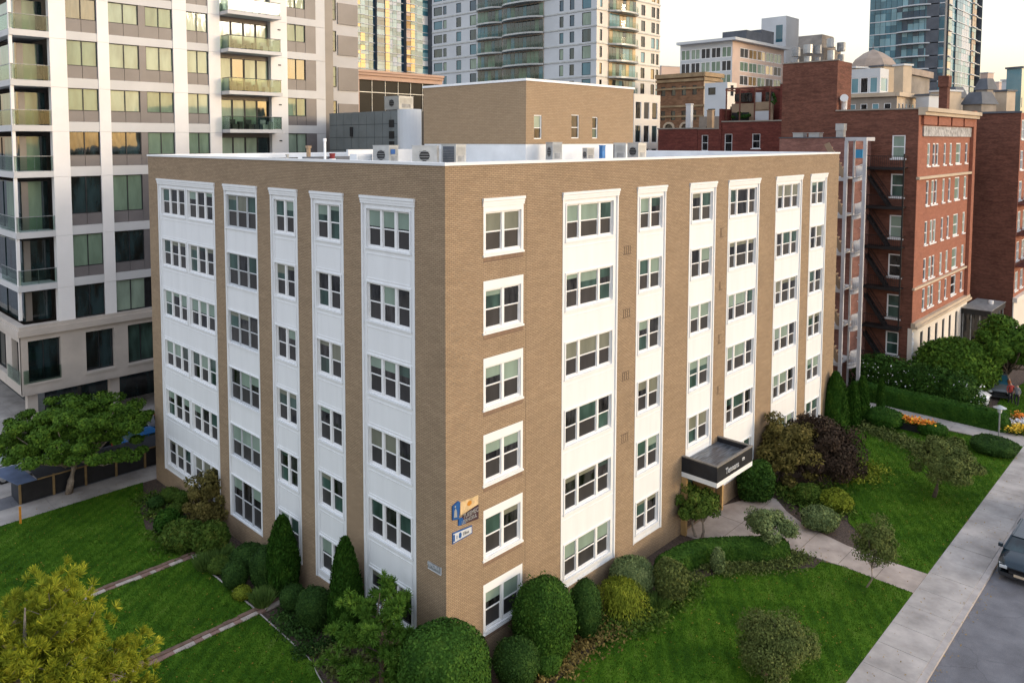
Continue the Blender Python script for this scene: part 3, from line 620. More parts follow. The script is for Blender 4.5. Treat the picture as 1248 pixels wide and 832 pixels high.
# wall signs near the corner
sg = MB(); sg.mat(0).prism([(0, 0), (0, 0)] and [(.32, 0), (.69, 0), (.69, 0), (.32, 0)], 0, 0) if False else None
def panelR(mb, pts, d0, d1):
    """upright flat board on the street face from (x, z) outline"""
    n = len(mb.v); k = len(pts); mb.v += [(x, -d0, z) for x, z in pts]+[(x, -d1, z) for x, z in pts]
    mb.f.append(tuple(range(n+k, n+2*k))); mb.m.append(mb.cur); mb.f.append(tuple(range(n+k-1, n-1, -1))); mb.m.append(mb.cur)
    for i in range(k): mb.f.append((n+i, n+(i+1) % k, n+k+(i+1) % k, n+k+i)); mb.m.append(mb.cur)
S1 = empty('wall_sign', (0, 0, 0), 'blue and cream banner sign high on the brick beside the corner, above the white one', 'sign')
mb = MB(); panelR(mb, [(.30, 6.68), (.62, 6.62), (.70, 7.24), (.60, 7.32), (.30, 7.22)], .003, .05); panelR(mb, [(.60, 6.36), (1.0, 6.32), (.80, 6.62), (.62, 6.62)], .003, .045); mb.build('blue_board', BLUEP, S1)
mb = MB(); panelR(mb, [(.71, 6.72), (1.66, 6.84), (1.66, 7.20), (.71, 7.22)], .003, .04); mb.build('cream_board', CREAMP, S1)
mb = MB(); panelR(mb, [(.72, 6.33), (1.68, 6.26), (1.68, 6.82), (1.2, 6.74), (.82, 6.62)], .003, .042); mb.build('maroon_board', MAROON, S1)
mb = MB(); panelR(mb, [(.36, 6.76), (.52, 6.74), (.50, 7.0), (.44, 7.1), (.38, 7.0)], .051, .06); panelR(mb, [(.40, 7.14), (.46, 7.13), (.46, 7.2), (.40, 7.2)], .051, .058); mb.build('emblem', GREYMET, S1)
mb = MB(); panelR(mb, [(1.08, 6.98), (1.18, 6.94), (1.30, 7.0), (1.28, 7.12), (1.14, 7.14), (1.06, 7.06)], .041, .05); mb.build('motif', ORNG, S1)
text('TUEEMEC', .24, (.84, -.048, 6.55), (RX, -.03, 0), GREYMET, S1, sx=.80); text('LEERNOEUL', .20, (.76, -.048, 6.36), (RX, -.03, 0), GREYMET, S1, sx=.76)
S2 = empty('wall_sign', (0, 0, 0), 'small white sign with blue border on the brick under the banner sign', 'sign')
mb = MB(); panelR(mb, [(.31, 5.74), (1.35, 5.80), (1.34, 6.12), (.31, 6.18)], .003, .03); mb.build('board', BLUEP, S2)
mb = MB(); panelR(mb, [(.34, 5.79), (1.31, 5.84), (1.30, 6.08), (.34, 6.13)], .031, .036); mb.build('face', LTGREY, S2)
mb = MB(); panelR(mb, [(.345, 5.83), (.42, 5.83), (.42, 6.08), (.345, 6.1)], .037, .042); panelR(mb, [(.62, 5.90), (.69, 5.84), (.76, 5.88), (.77, 6.0), (.72, 6.08), (.64, 6.05)], .037, .042); mb.build('logo', BLUEP, S2)
text('I', .2, (.50, -.04, 5.88), (RX, 0, 0), BLUEP, S2); text('Elina', .19, (.84, -.04, 5.9), (RX, 0, 0), GREYMET2, S2, sx=.9)
S3 = empty('house_plaque', (0, 0, 0), 'small pale lettered plaque on the shaded brick just around the corner', 'sign')
mb = MB(); mb.box(-.03, -.005, .24, .27, 4.58, 4.86).box(-.03, -.005, .27, 1.0, 4.55, 4.575); mb.build('frame', LTGREY, S3)
text('MEMORIA', .20, (-.02, 1.02, 4.68), (RX, 0, -RX), LTGREY, S3, sx=.75)
mb = MB(); mb.box(-.018, -.002, .27, 1.0, 4.575, 4.84); mb.build('board', GREYMET2, S3)
# ---------------------------------------------------------------- on the roof
ph = empty('roof_penthouse', (15.8, 10, 19.42), 'windowed tan brick penthouse block set on the flat roof of the apartment building', 'penthouse')
PF = facemap('R', 0, 0); PL = facemap('L', 0, 0, 9.2); pw = MB(); hs = [(.72, 1.45, 1.5, 2.95), (4.35, 5.15, 1.55, 3.05), (6.55, 7.15, 1.55, 2.95)]
holed(pw, PF, 0, 11.3, 1.2, 4.95, hs, .12); holed(pw, PL, 0, 9.2, 1.2, 4.95, [], .1)
pw.quad((11.3,0,1.2),(11.3,9.2,1.2),(11.3,9.2,4.95),(11.3,0,4.95)).quad((0,9.2,1.2),(11.3,9.2,1.2),(11.3,9.2,4.95),(0,9.2,4.95)); pw.build('brick_wall', BR_TAN2, ph)
MB().box(-.06, 11.36, -.06, 9.26, 4.951, 5.09).build('coping', WHITE, ph)
MB().box(.03, 11.27, .03, 9.17, 0, 1.198).build('base_wall', ROOFW, ph)
for k, (a, b, c, d) in enumerate(hs):
    fb = MB(); w_, h_ = b-a, d-c; fb.box(0, w_, .04, .10, 0, .06).box(0, w_, .04, .10, h_-.05, h_).box(0, .05, .04, .10, .06, h_-.05).box(w_-.05, w_, .04, .10, .06, h_-.05).box(.05, w_-.05, .05, .09, h_*.45, h_*.45+.04)
    f = fb.build('window', WHITE, ph, loc=(a, 0, c)); pb = MB(); pb.mat(0 if k else 1).quad((.05,.10,h_*.47),(w_-.05,.10,h_*.47),(w_-.05,.10,h_-.05),(.05,.10,h_-.05)); pb.mat(0 if k < 2 else 2).quad((.05,.10,.06),(w_-.05,.10,.06),(w_-.05,.10,h_*.47),(.05,.10,h_*.47)); pb.build('pane', [G_DARK, G_BLIND, G_TEAL], f)
# long white upstand behind the roof units
MB().box(8.2, 15.75, 17.3, 17.5, 19.42, 20.3).build('roof_upstand', ROOFW, label='white membrane upstand wall running out from the penthouse base', cat='roof wall')
def ac(name, c, sx, sy, sz, rz, label, fan='x', cat='air conditioner', grp=None):
    t = empty(name, c, label, cat, grp, rz); b = MB().box(-sx/2, sx/2, -sy/2, sy/2, .18, .18+sz); b.box(-sx/2-.02, sx/2+.02, -sy/2-.02, sy/2+.02, .18+sz, .21+sz); b.build('casing', GREYMET, t)
    l = MB(); [l.box(i*sx*.4-.04, i*sx*.4+.04, j*sy*.35-.04, j*sy*.35+.04, 0, .18) for i in (-1, 1) for j in (-1, 1)]; l.build('stand', GREYMET2, t)
    f = MB(); k = 14; r = sz*.27
    pts = [(math.cos(2*math.pi*i/k)*r, math.sin(2*math.pi*i/k)*r) for i in range(k)]
    n = len(f.v); f.v += [(-sx/2-.012, p[0]+.0, p[1]+.18+sz*.5) for p in pts]; f.f.append(tuple(range(n, n+k))[::-1]); f.m.append(0)
    for i in range(4): f.mat(1).box(-sx/2-.03, -sx/2-.013, -r, r, .18+sz*.5-r*.75+i*r*.5, .18+sz*.5-r*.75+i*r*.5+.025); f.mat(0)
    if fan == 'x': f.build('fan_grille', [BLACK, GREYMET2], t)
    else:
        f = MB(); f.mat(0).box(-sx/2-.014, -sx/2-.001, -sy*.38, sy*.38, .3, .1+sz); [f.mat(1).box(-sx/2-.03, -sx/2-.015, -sy*.36, sy*.36, .34+i*sz*.085, .36+i*sz*.085) for i in range(8)]; f.build('louvre', [SLATE, GREYMET2], t)
    g = MB(); g.box(-sx*.3, sx*.3, -sy/2-.014, -sy/2-.001, .24+sz*.1, .18+sz*.45); [g.box(-sx*.42, sx*.42, -sy/2-.02, -sy/2-.015, .18+sz*(.5+.06*i), .18+sz*(.5+.06*i)+.02) for i in range(7)]
    g.build('service_panel', GREYMET2, t); return t
def atroof(px, py, D):
    v = FW+RT*(px-PPX)/FPX-UP*(py-PPY)/FPX; return CAM+v*D
def ac_at(px, D, *a, **k):
    p = atroof(px, 190, D); return ac(a[0], (p[0], p[1], 19.43), *a[1:], **k)
ac_at(470, 40, 'air_conditioner', .85, 1.0, .95, .3, 'small grey roof condenser standing alone with blue label beside the potted shrub')
p = atroof(472, 184, 34); MB().box(-.3,.1,-.53,-.515,.7,.95).build('label_plate', BLUEP, bpy.data.objects['air_conditioner'])
ac_at(519, 38, 'air_conditioner', 1.3, 1.2, .95, .75, 'larger grey roof unit with open round fan, next to the dark louvred one')
ac_at(553, 39.5, 'air_conditioner', .9, .9, 1.0, .2, 'grey roof unit with tall dark louvred side at the end of the first group', 'l')
ac_at(675, 46, 'air_conditioner', .6, 1.1, 1.1, -.5, 'slim grey twin-fan unit alone before the white penthouse base')
ac_at(717, 47, 'air_conditioner', .5, .55, .75, -.4, 'low pale roof condenser left of the blue electrical box'.replace('left of', 'next to'))
ac_at(755, 48, 'air_conditioner', .7, .5, 1.05, -.8, 'narrow grey roof condenser with a dark side between blue box and round-fan unit', 'l')
ac_at(776, 50, 'air_conditioner', .8, .9, 1.05, -.1, 'grey roof condenser with big round fan at the penthouse end of its row')
p = atroof(734, 190, 47); MB().box(p[0]-.16, p[0]+.16, p[1]-.12, p[1]+.12, 19.43, 20.5).box(p[0]-.18, p[0]+.18, p[1]-.14, p[1]+.14, 20.501, 20.55).build('electrical_box', plain('utility_blue', (.05,.18,.42), .5, .2, 3), label='bright blue upright electrical box among the roof condensers', cat='electrical box')
# clutter near the far parapet: skylights, hatch, vents, planter
for k, (px, D, s, hh, lb) in enumerate([(345, 46, 1.6, .35, 'low white roof hatch nearest the white tower end of the roof'), (366, 45, 1.9, .28, 'flat white skylight curb beside the brown vent pipe'), (398, 44, 2.2, .42, 'long white skylight box beside the red and white pots')]):
    p = atroof(px, 188, D); t = empty('roof_skylight', (p[0], p[1], 19.43), lb, 'skylight', 'skylights on the flat roof', .1*k)
    MB().box(-s/2, s/2, -.6, .6, 0, hh).build('curb', ROOFW, t); MB().box(-s/2+.1, s/2-.1, -.5, .5, hh+.001, hh+.06).build('dome', G_DARK, t)
for k, (px, D, r, hh, lb, m) in enumerate([(376, 43, .12, 1.1, 'brown vent pipe rising from the white roof near the skylights', TERRA), (350, 45, .08, .6, 'short pale vent pipe beside the low roof hatch', GREYMET), (396, 42, .07, 1.5, 'thin white flue with cap by the red pot', WHITE)]):
    p = atroof(px, 188, D); MB().tube([(p[0], p[1], 19.42), (p[0], p[1], 19.43+hh)], r, 10).tube([(p[0], p[1], 19.43+hh*.9), (p[0], p[1], 19.45+hh)], r*1.4, 10).build('vent_pipe', m, label=lb, cat='vent pipe')
p = atroof(405, 188, 43); t = empty('plant_pot', (p[0], p[1], 19.43), 'red and white roof pot beside the thin flue', 'pot')
MB().tube([(0,0,0),(0,0,.4)], [.14,.2], 10).build('pot', WHITE, t); MB().tube([(0,0,.4),(0,0,.7)], [.13,.18], 10).build('liner', plain('red_plastic', (.22,.03,.03), .5, .1, 2), t)
p = atroof(304, 188, 40)
p = atroof(440, 188, 40); t = empty('roof_screen', (p[0], p[1], 19.43), 'small white framed cabinet on the roof beside the lone condenser', 'cabinet'); MB().box(-.5,.5,-.3,.3,0,.7).build('body', ROOFW, t); MB().box(-.42,.42,-.32,-.301,.05,.6).build('door', LTGREY, t)
p = atroof(425, 188, 44); MB().box(p[0]-3, p[0]+1.2, p[1]-.1, p[1]+.1, 19.42, 19.95).build('roof_screen_wall', SLATE, label='low dark grey screen wall across the roof behind the skylights'.replace('behind','beyond'), cat='screen wall')
# ================================================================ the other buildings
def frame_mesh(w, h, bar=.06, cross=True, sill=0.0, mull=0):
    fb = MB(); fb.box(0, w, 0, .08, 0, bar).box(0, w, 0, .08, h-bar, h).box(0, bar, 0, .08, bar, h-bar).box(w-bar, w, 0, .08, bar, h-bar)
    if cross: fb.box(bar, w-bar, .02, .075, h*.5-bar*.4, h*.5+bar*.4)
    for k in range(mull): u = w*(k+1)/(mull+1); fb.box(u-bar/2, u+bar/2, -.004, .07, bar, h-bar)
    if sill: fb.box(-.12, w+.12, -.12, .0, -sill, 0.0)
    return fb
def window_set(parent, items, fmat, pmats, bar=.06, cross=True, sill=0.0, mull=0, name='window', limit=100, g=None, dep=.0, weights=None):
    """items: (F, side, u, z, w, h); the first `limit` are windows of their own, the rest one piece"""
    g = g or random.Random(3); protos = {}; rest = MB(); rp = MB()
    for k, (F, side, u, z, w_, h_) in enumerate(items):
        pi_ = g.choices(range(len(pmats)), weights=weights)[0] if weights else g.randrange(len(pmats))
        if k < limit:
            key = (round(w_, 2), round(h_, 2), pi_); rz = 0.0 if side == 'R' else -math.pi/2
            if key not in protos:
                f = frame_mesh(w_, h_, bar, cross, sill, mull).build(name, fmat, parent, loc=F(u, dep, z), rz=rz)
                pb = MB().quad((bar, .07, bar), (w_-bar, .07, bar), (w_-bar, .07, h_-bar), (bar, .07, h_-bar)); p = pb.build('pane', pmats[pi_], f); protos[key] = (f, p)
            else:
                f0, p0 = protos[key]; f = copyof(f0, parent, F(u, dep, z), rz); copyof(p0, f)
        else:
            b = bar
            fbox(rest, F, u, u+w_, dep, dep+.08, z, z+b); fbox(rest, F, u, u+w_, dep, dep+.08, z+h_-b, z+h_); fbox(rest, F, u, u+b, dep, dep+.08, z+b, z+h_-b); fbox(rest, F, u+w_-b, u+w_, dep, dep+.08, z+b, z+h_-b)
            if cross: fbox(rest, F, u+b, u+w_-b, dep+.02, dep+.075, z+h_*.5-b*.4, z+h_*.5+b*.4)
            for q in range(mull): uu = u+w_*(q+1)/(mull+1); fbox(rest, F, uu-b/2, uu+b/2, dep-.004, dep+.07, z+b, z+h_-b)
            rp.mat(pi_).quad(F(u, dep+.07, z), F(u+w_, dep+.07, z), F(u+w_, dep+.07, z+h_), F(u, dep+.07, z+h_))
    if rest.f:
        o = rest.build(name, fmat, parent, kind='stuff'); rp.build('pane', pmats, o)
def rel(root, F):
    """shift a world face map into the frame of a thing placed at its base"""
    ox, oy, oz = root.location
    return lambda u, d, z: (lambda p: (p[0]-ox, p[1]-oy, p[2]-oz))(F(u, d, z))
def back(mb, x0, x1, y0, y1, z0, z1):
    mb.quad((x1,y0,z0),(x1,y1,z0),(x1,y1,z1),(x1,y0,z1)).quad((x1,y1,z0),(x0,y1,z0),(x0,y1,z1),(x1,y1,z1)).quad((x0,y0,z1),(x1,y0,z1),(x1,y1,z1),(x0,y1,z1))

# ---- the white balconied tower across the side street
TX, TY, TL, TD, TH = -4.0, 39.0, 26.6, 22.0, 38.0
T1 = empty('apartment_tower', (TX, TY, 0), 'tall modern apartment tower with white piers, grey panels and glass balconies across the side street', 'apartment tower')
F1 = rel(T1, facemap('R', 0, TY)); F1L = rel(T1, facemap('L', TX, TY, TD))
LV = [(37.0, 35.3, 34.5, 34.0), (34.0, 32.4, 31.6, 31.0), (31.0, 29.5, 28.6, 28.0), (28.0, 26.2, 25.3, 24.6), (24.6, 23.0, 22.2, 21.5), (21.5, 19.8, 19.0, 18.3), (18.3, 15.6, 14.75, 14.1), (14.1, 11.75, 11.0, 10.4), (10.4, 8.05, 8.05, 8.0)]
bays = [(-.4, 1.7), (2.5, 4.7), (5.2, 7.3), (8.4, 10.2), (17.4, 19.3)]
for a, b in ((-1.5, -.4), (1.7, 2.5), (7.3, 8.4), (10.2, 11.2), (15.8, 17.4)):
    pr = MB()
    for i, l in enumerate(LV): fbox(pr, F1, a, b, -.05, .5, l[3]+.012, l[0] if i else TH)
    pr.build('pier', STUCCO, T1)
newpb = plain('pale_band', (.56, .555, .555), .6, .06, .3)
for l in LV[:-1]:
    bd = MB()
    for a, b in ((-.398, 1.698), (2.502, 7.298), (8.402, 10.198), (17.402, 20.398)): bd = MB(); fbox(bd, F1, a, b, .0, .5, l[3], l[2]); bd.build('floor_band', newpb, T1)
    bd = MB(); fbox(bd, F1, 20.4, 21.4, .1, .6, l[3]+.01, l[0]-.01); bd.build('cladding_panel', newpb, T1)
for i, l in enumerate(LV[:-1]):
    for a, b in bays:
        sp = MB()
        for k in (0, 1):
            m = (a+b)/2; fbox(sp, F1, (a if k == 0 else m+.015), (m-.015 if k == 0 else b), .07, .3, l[2]+.01, l[1]-.01)
        sp.build('spandrel_panel', [SPAND], T1)
    for a, b in ((4.7, 5.2), (19.3, 20.38)): sp = MB(); fbox(sp, F1, a, b, .04, .3, l[2]+.002, l[0]-.002); sp.build('mullion_panel', [SPAND], T1)
items = []
for i, l in enumerate(LV):
    for a, b in bays: items.append((F1, 'R', a, l[1], b-a, l[0]-l[1]))
for cl, lo, hi, wts in ((0, 0, 5, (5, 4, 2)), (1, 5, 9, (2, 2, 4))):
    sub = [it for j, it in enumerate(items) if lo <= j//5 < hi]
    window_set(T1, sub, DKMET, [G_CURT2, G_CURT, G_NIGHT], .05, False, 0, 1, g=random.Random(5+cl), dep=.1, weights=wts)
sh = MB(); fbox(sh, F1, 2.5, 7.29, .3, .5, 8.0, TH); fbox(sh, F1, -.4, 1.7, .3, .5, 8.0, TH); fbox(sh, F1, 8.4, 10.2, .3, .5, 8.0, TH); fbox(sh, F1, 17.4, 21.4, .35, .6, 8.0, TH)
sh.build('inner_wall', DKMET, T1)
# recessed corner balconies and projecting balconies, one slab and one glass front each
for i, l in enumerate(LV):
    top, bot = l[0], l[3]
    w_ = MB(); w_.mat(0); fbox(w_, F1, -2.6, -1.5, 1.6, 1.75, bot, top) if False else None
    w_.mat(0); fbox(w_, F1, -3.2, -2.75, 1.55, 1.9, bot, top-.35); w_.mat(1); fbox(w_, F1, -2.75, -1.9, 1.6, 1.7, bot, top-.35); w_.mat(2); fbox(w_, F1, -1.9, -1.5, 1.5, 1.7, bot, top-.35)
    w_.mat(2); fbox(w_, F1, -3.3, -3.2, 1.5, TD-.5, bot, top-.35)
    for q in range(6): w_.mat(q % 2+1); fbox(w_, F1, -3.35, -3.31, 2.5+q*3.1, 4.6+q*3.1, bot, top-.4)
    w_.build('recess_wall', [SPAND2, G_CURT if i < 7 else G_NIGHT, G_NIGHT], T1)
    if i < len(LV)-1:
        s = MB(); fbox(s, F1, -4.0, -1.5, -.05, 4.5, bot-.0, bot+.42); fbox(s, F1, -4.0, -3.3, 4.5, TD, bot, bot+.42)
        sl = s.build('balcony', STUCCOG if i > 20 else bpy.data.materials['pale_band'], T1)
        r = MB(); fbox(r, F1, -3.85, -1.56, .0, .02, bot+.48, bot+1.45); fbox(r, F1, -3.94, -3.92, .0, 4.3, bot+.48, bot+1.45); rr = r.build('glass_front', G_RAIL, sl)
        r = MB(); fbox(r, F1, -3.95, -1.52, -.02, .04, bot+1.451, bot+1.49); fbox(r, F1, -3.96, -3.9, .04, 4.3, bot+1.451, bot+1.49); [fbox(r, F1, u, u+.03, .021, .05, bot+.43, bot+1.45) for u in (-3.9, -2.7, -1.56)]; r.build('rail', GREYMET2, sl)
    # white corner post
    c = MB(); fbox(c, F1, -3.98, -3.78, .05, .25, bot+.42, top); c.build('corner_post', STUCCO, T1)
    if i < 6:
        s = MB(); fbox(s, F1, 11.25, 16.1, -1.35, .3, bot+.0, bot+.28); sl = s.build('balcony', bpy.data.materials['pale_band'], T1)
        r = MB(); fbox(r, F1, 11.3, 16.0, -1.3, -1.28, bot+.33, bot+1.3); fbox(r, F1, 11.3, 11.32, -1.27, -.02, bot+.33, bot+1.3); fbox(r, F1, 15.98, 16.0, -1.27, -.06, bot+.33, bot+1.3); r.build('glass_front', G_RAIL, sl)
        r = MB(); fbox(r, F1, 11.27, 16.03, -1.33, -1.26, bot+1.301, bot+1.35); fbox(r, F1, 11.27, 11.33, -1.259, -.06, bot+1.301, bot+1.35); fbox(r, F1, 15.97, 16.03, -1.259, -.06, bot+1.301, bot+1.35)
        for u in (11.3, 12.5, 13.7, 14.9, 15.97): fbox(r, F1, u, u+.035, -1.26, -1.22, bot+.281, bot+1.3)
        r.build('rail', DKMET, sl)
        g = random.Random(i); f = MB(); f.mat(0)
        for q in range(3):
            u = 11.8+q*1.35+g.uniform(-.2, .2); f.mat(g.randrange(2)); fbox(f, F1, u, u+.5, -.9, -.4, bot+.29, bot+.72); fbox(f, F1, u, u+.5, -.45, -.4, bot+.72, bot+1.1); fbox(f, F1, u+.6, u+.95, -.85, -.5, bot+.29, bot+.7+g.uniform(0, .3))
        f.build('balcony_furniture', [DKMET, GREYMET2], sl)
bw_ = MB(); items = []
for i, l in enumerate(LV):
    fbox(bw_, F1, 11.2, 15.8, .45, .6, l[3], l[0]-.0)
    for q in range(4): items.append((F1, 'R', 11.25+q*1.13, l[3]+.05 if i < 8 else 8.1, 1.1, l[0]-l[3]-.4 if i < 8 else 2.2))
bw_.build('balcony_wall', SPAND2, T1)
window_set(T1, items, DKMET, [G_CURT2, G_CURT, G_NIGHT], .045, False, 0, 0, g=random.Random(8), dep=.34, weights=(4, 4, 2), name='balcony_door')
# right hand recessed wing
wg = MB(); wg.mat(0); fbox(wg, F1, 21.4, 22.5, .6, .9, 8, TH); wg.mat(1); fbox(wg, F1, 22.5, 26.2, 1.6, 1.9, 8, TH); wg.mat(0); fbox(wg, F1, 22.5, 22.6, .6, 1.6, 8, TH); wg.build('side_wing', [SPAND2, STUCCOG], T1)
items = []
for l in LV:
    items += [(F1, 'R', 22.75, l[1]-.3, .85, 1.9), ]
window_set(T1, items, DKMET, [G_TEAL, G_CURT], .05, True, g=random.Random(2), dep=1.5)
for l in LV: wp = MB(); fbox(wp, F1, 23.8, 26.1, 1.5, 1.59, l[1]-.6, l[0]-.25); wp.build('panel', SPAND, T1)
# stone base storey, overhang and columns
bs = MB(); holes = [(-3.55, -1.45, 3.95, 6.9), (.25, 2.25, 3.95, 6.9), (3.25, 5.35, 3.95, 6.9), (7, 9, 3.95, 6.9), (10.2, 14.5, 3.95, 6.9)]
holed(bs, F1, -4.0, 22, 3.2, 7.3, holes, .45, d=-.05); holed(bs, F1L, 0, TD, 3.2, 7.3, [(TD-2.0, TD-.3, 3.95, 6.9), (TD-7, TD-3.5, 3.95, 6.9), (TD-12, TD-8.5, 3.95, 6.9)], .45, d=-.05)
fbox(bs, F1, -4.2, 22, -.25, .5, 7.301, 7.75); fbox(bs, F1, -4.1, 22, -.15, .5, 7.751, 8.0); fbox(bs, F1, -4.2, -3.5, .5, TD, 7.301, 7.75); fbox(bs, F1, -4.1, -3.6, .5, TD, 7.751, 8.0); fbox(bs, F1, -3.99, 22, -.04, TD, 3.1, 3.199)
for a, b, c, d in holes: fbox(bs, F1, a-.1, b+.1, -.12, -.051, c-.16, c-.0)
bs.build('stone_base', LIME, T1)
window_set(T1, [(F1, 'R', a, c, b-a, d-c) for a, b, c, d in holes]+[(F1L, 'L', TD-2.0, 3.95, 1.7, 2.95), (F1L, 'L', TD-7, 3.95, 3.5, 2.95)], DKMET, [G_NIGHT, G_TEAL], .05, False, 0, 1, g=random.Random(11), dep=.3, weights=(3, 1))
r = MB(); fbox(r, F1, -3.9, -1.5, -.12, -.10, 3.95, 4.9); fbox(r, F1, -4.14, -4.12, -.1, 3, 3.95, 4.9); r.build('glass_front', G_RAIL, T1)
for u in (-3.6, 2.0, 8.2, 14.4): cl = MB(); fbox(cl, F1, u, u+.65, .3, .9, -.3, 3.099); cl.build('column', LIME, T1)
inn = MB(); fbox(inn, F1, -1.5, 22, 4.0, 4.2, -.3, 3.09); fbox(inn, F1, -1.5, -1.4, 4.2, TD, -.3, 3.09); inn.build('recessed_shopfront', G_NIGHT, T1)
vt = MB(); [fbox(vt, F1, 16.5+.0, 16.75, -.09, -.05, l[0]-.7, l[0]-.6) for l in LV]; vt.build('wall_vent', DKMET, T1)
bk = MB(); back(bk, .6, 21.4, 1.9, TD, 3.2, TH); bk.build('rear_wall', SPAND2, T1)

# ---- low grey clad block behind the roof, and the glazed pavilion over it
GB = empty('plant_building', (14, 18.1, 0), 'low slate grey metal clad block behind the roof, with small square vents', 'plant building')
F = rel(GB, facemap('L', 14, 18.1, 0)); F_ = rel(GB, facemap('L', 14, 29.0, 11.4)) if False else None
GX, GY0, GY1 = 20.0, 26.9, 36.5
GB.location = (GX, GY0, 0); g0 = rel(GB, facemap('L', GX, GY0, GY1-GY0)); gb = MB(); hsm = [(8.3, 8.95, 21.9, 22.5), (8.3, 8.95, 21.0, 21.6), (8.3, 8.95, 20.2, 20.8)]
n_ = 9
for i in range(n_):
    for j in range(4):
        a, b = i*(GY1-GY0)/n_+.02, (i+1)*(GY1-GY0)/n_-.02; fbox(gb, g0, a, b, 0.0, .1, 19.0+j*1.06+.02, 19.0+(j+1)*1.06-.02)
gb.build('cladding', CLAD, GB); ib = MB(); ib.box(.05, 9, .05, GY1-GY0, 0, 23.2); ib.build('wall', DKMET, GB)
q = MB(); [fbox(q, g0, a, b, -.03, -.002, c, d) for a, b, c, d in hsm]; q.build('vent', BLACK, GB)
q = MB().tube([(-.05, 6.3, 21.2), (-.05, 6.3, 22.0)], .16, 10); q.build('wall_lamp', BLACK, GB)
q = MB(); q.tube([(.7, -.4, 0), (.7, -.4, 23.3)], .95, 20); q.build('curved_corner', LTGREY, GB, smooth=False)
ACB = ac('air_conditioner', (22.5, 30.0, 23.22), 1.7, 1.7, 1.1, .1, 'square white rooftop cooling unit with open side on the grey clad block')
GP = empty('glass_pavilion', (34, 50, 0), 'dark glazed rooftop pavilion with salmon pink frame behind the grey clad block', 'pavilion')
f = rel(GP, facemap('R', 32.4, 50)); mb = MB(); fbox(mb, f, 0, 13.2, -.6, .8, 28.5, 28.75); fbox(mb, f, .0, 13.2, -.45, .6, 28.2, 28.499); fbox(mb, f, .0, 13.2, -.25, .5, 27.7, 28.199); fbox(mb, f, 0, .7, -.2, .5, 22, 27.699); mb.build('frame', COPPER, GP)
mb = MB(); fbox(mb, f, .7, 13.2, .1, 8, 20, 27.7); mb.build('glazing', plain('smoked_glass', (.012,.011,.010), .35, .3, .5, spec=.12), GP)
mb = MB(); [fbox(mb, f, .7+k*1.9, .76+k*1.9, .02, .099, 22, 27.69) for k in range(7)]; fbox(mb, f, .7, 13.2, .03, .098, 26.3, 26.38); mb.build('mullion', GREYMET, GP)

# ---- generic tall building on the street grid
def tower(name, cx, cy, lx, ly, z0, z1, label, cat, wallm, fh, wR, wL, wmatR, pm, pmL=None, wallL=None, bar=.12, cross=False, mull=0, name_w='window', band=None, weights=None, seed=1, flush=.12, zstart=0.0):
    """a block whose corner nearest us is (cx, cy); wR / wL: lists of (u, width, height, sill) repeated on every floor"""
    t = empty(name, (cx, cy, z0), label, cat); fr = rel(t, facemap('R', cx, cy)); fl = rel(t, facemap('L', cx, cy, ly))
    hR, hL = [], []; z = z0+zstart
    while z+fh*.9 < z1:
        hR += [(u, u+w_, z+s, z+s+h) for u, w_, h, s in wR]; hL += [(u, u+w_, z+s, z+s+h) for u, w_, h, s in wL]; z += fh
    m = MB(); holed(m, fr, 0, lx, z0, z1, hR, flush); m.build('street_wall', wallm, t)
    m = MB(); holed(m, fl, 0, ly, z0, z1, hL, flush); m.build('side_wall', wallL or wallm, t)
    m = MB(); back(m, 0, lx, 0, ly, 0, z1-z0); m.build('rear_wall', wallm, t)
    vis = sorted([(fr, 'R', a, c, b-a, d-c) for a, b, c, d in hR], key=lambda i: -i[3]); vil = sorted([(fl, 'L', a, c, b-a, d-c) for a, b, c, d in hL], key=lambda i: -i[3])
    g = random.Random(seed)
    if vis: window_set(t, vis, wmatR, pm, bar, cross, 0, mull, limit=50, g=g, dep=flush-.085, weights=weights)
    if vil: window_set(t, vil, wmatR, pmL or pm, bar, cross, 0, mull, limit=50, g=g, dep=flush-.085, weights=weights)
    if band:
        b = MB(); z = z0+zstart
        while z < z1: fbox(b, fr, -.05, lx, -.12, -.003, z-.12, z+.12); fbox(b, fl, 0, ly+.0, -.12, -.003, z-.12, z+.12); z += fh
        b.build('floor_line', band, t)
    return t, fr, fl
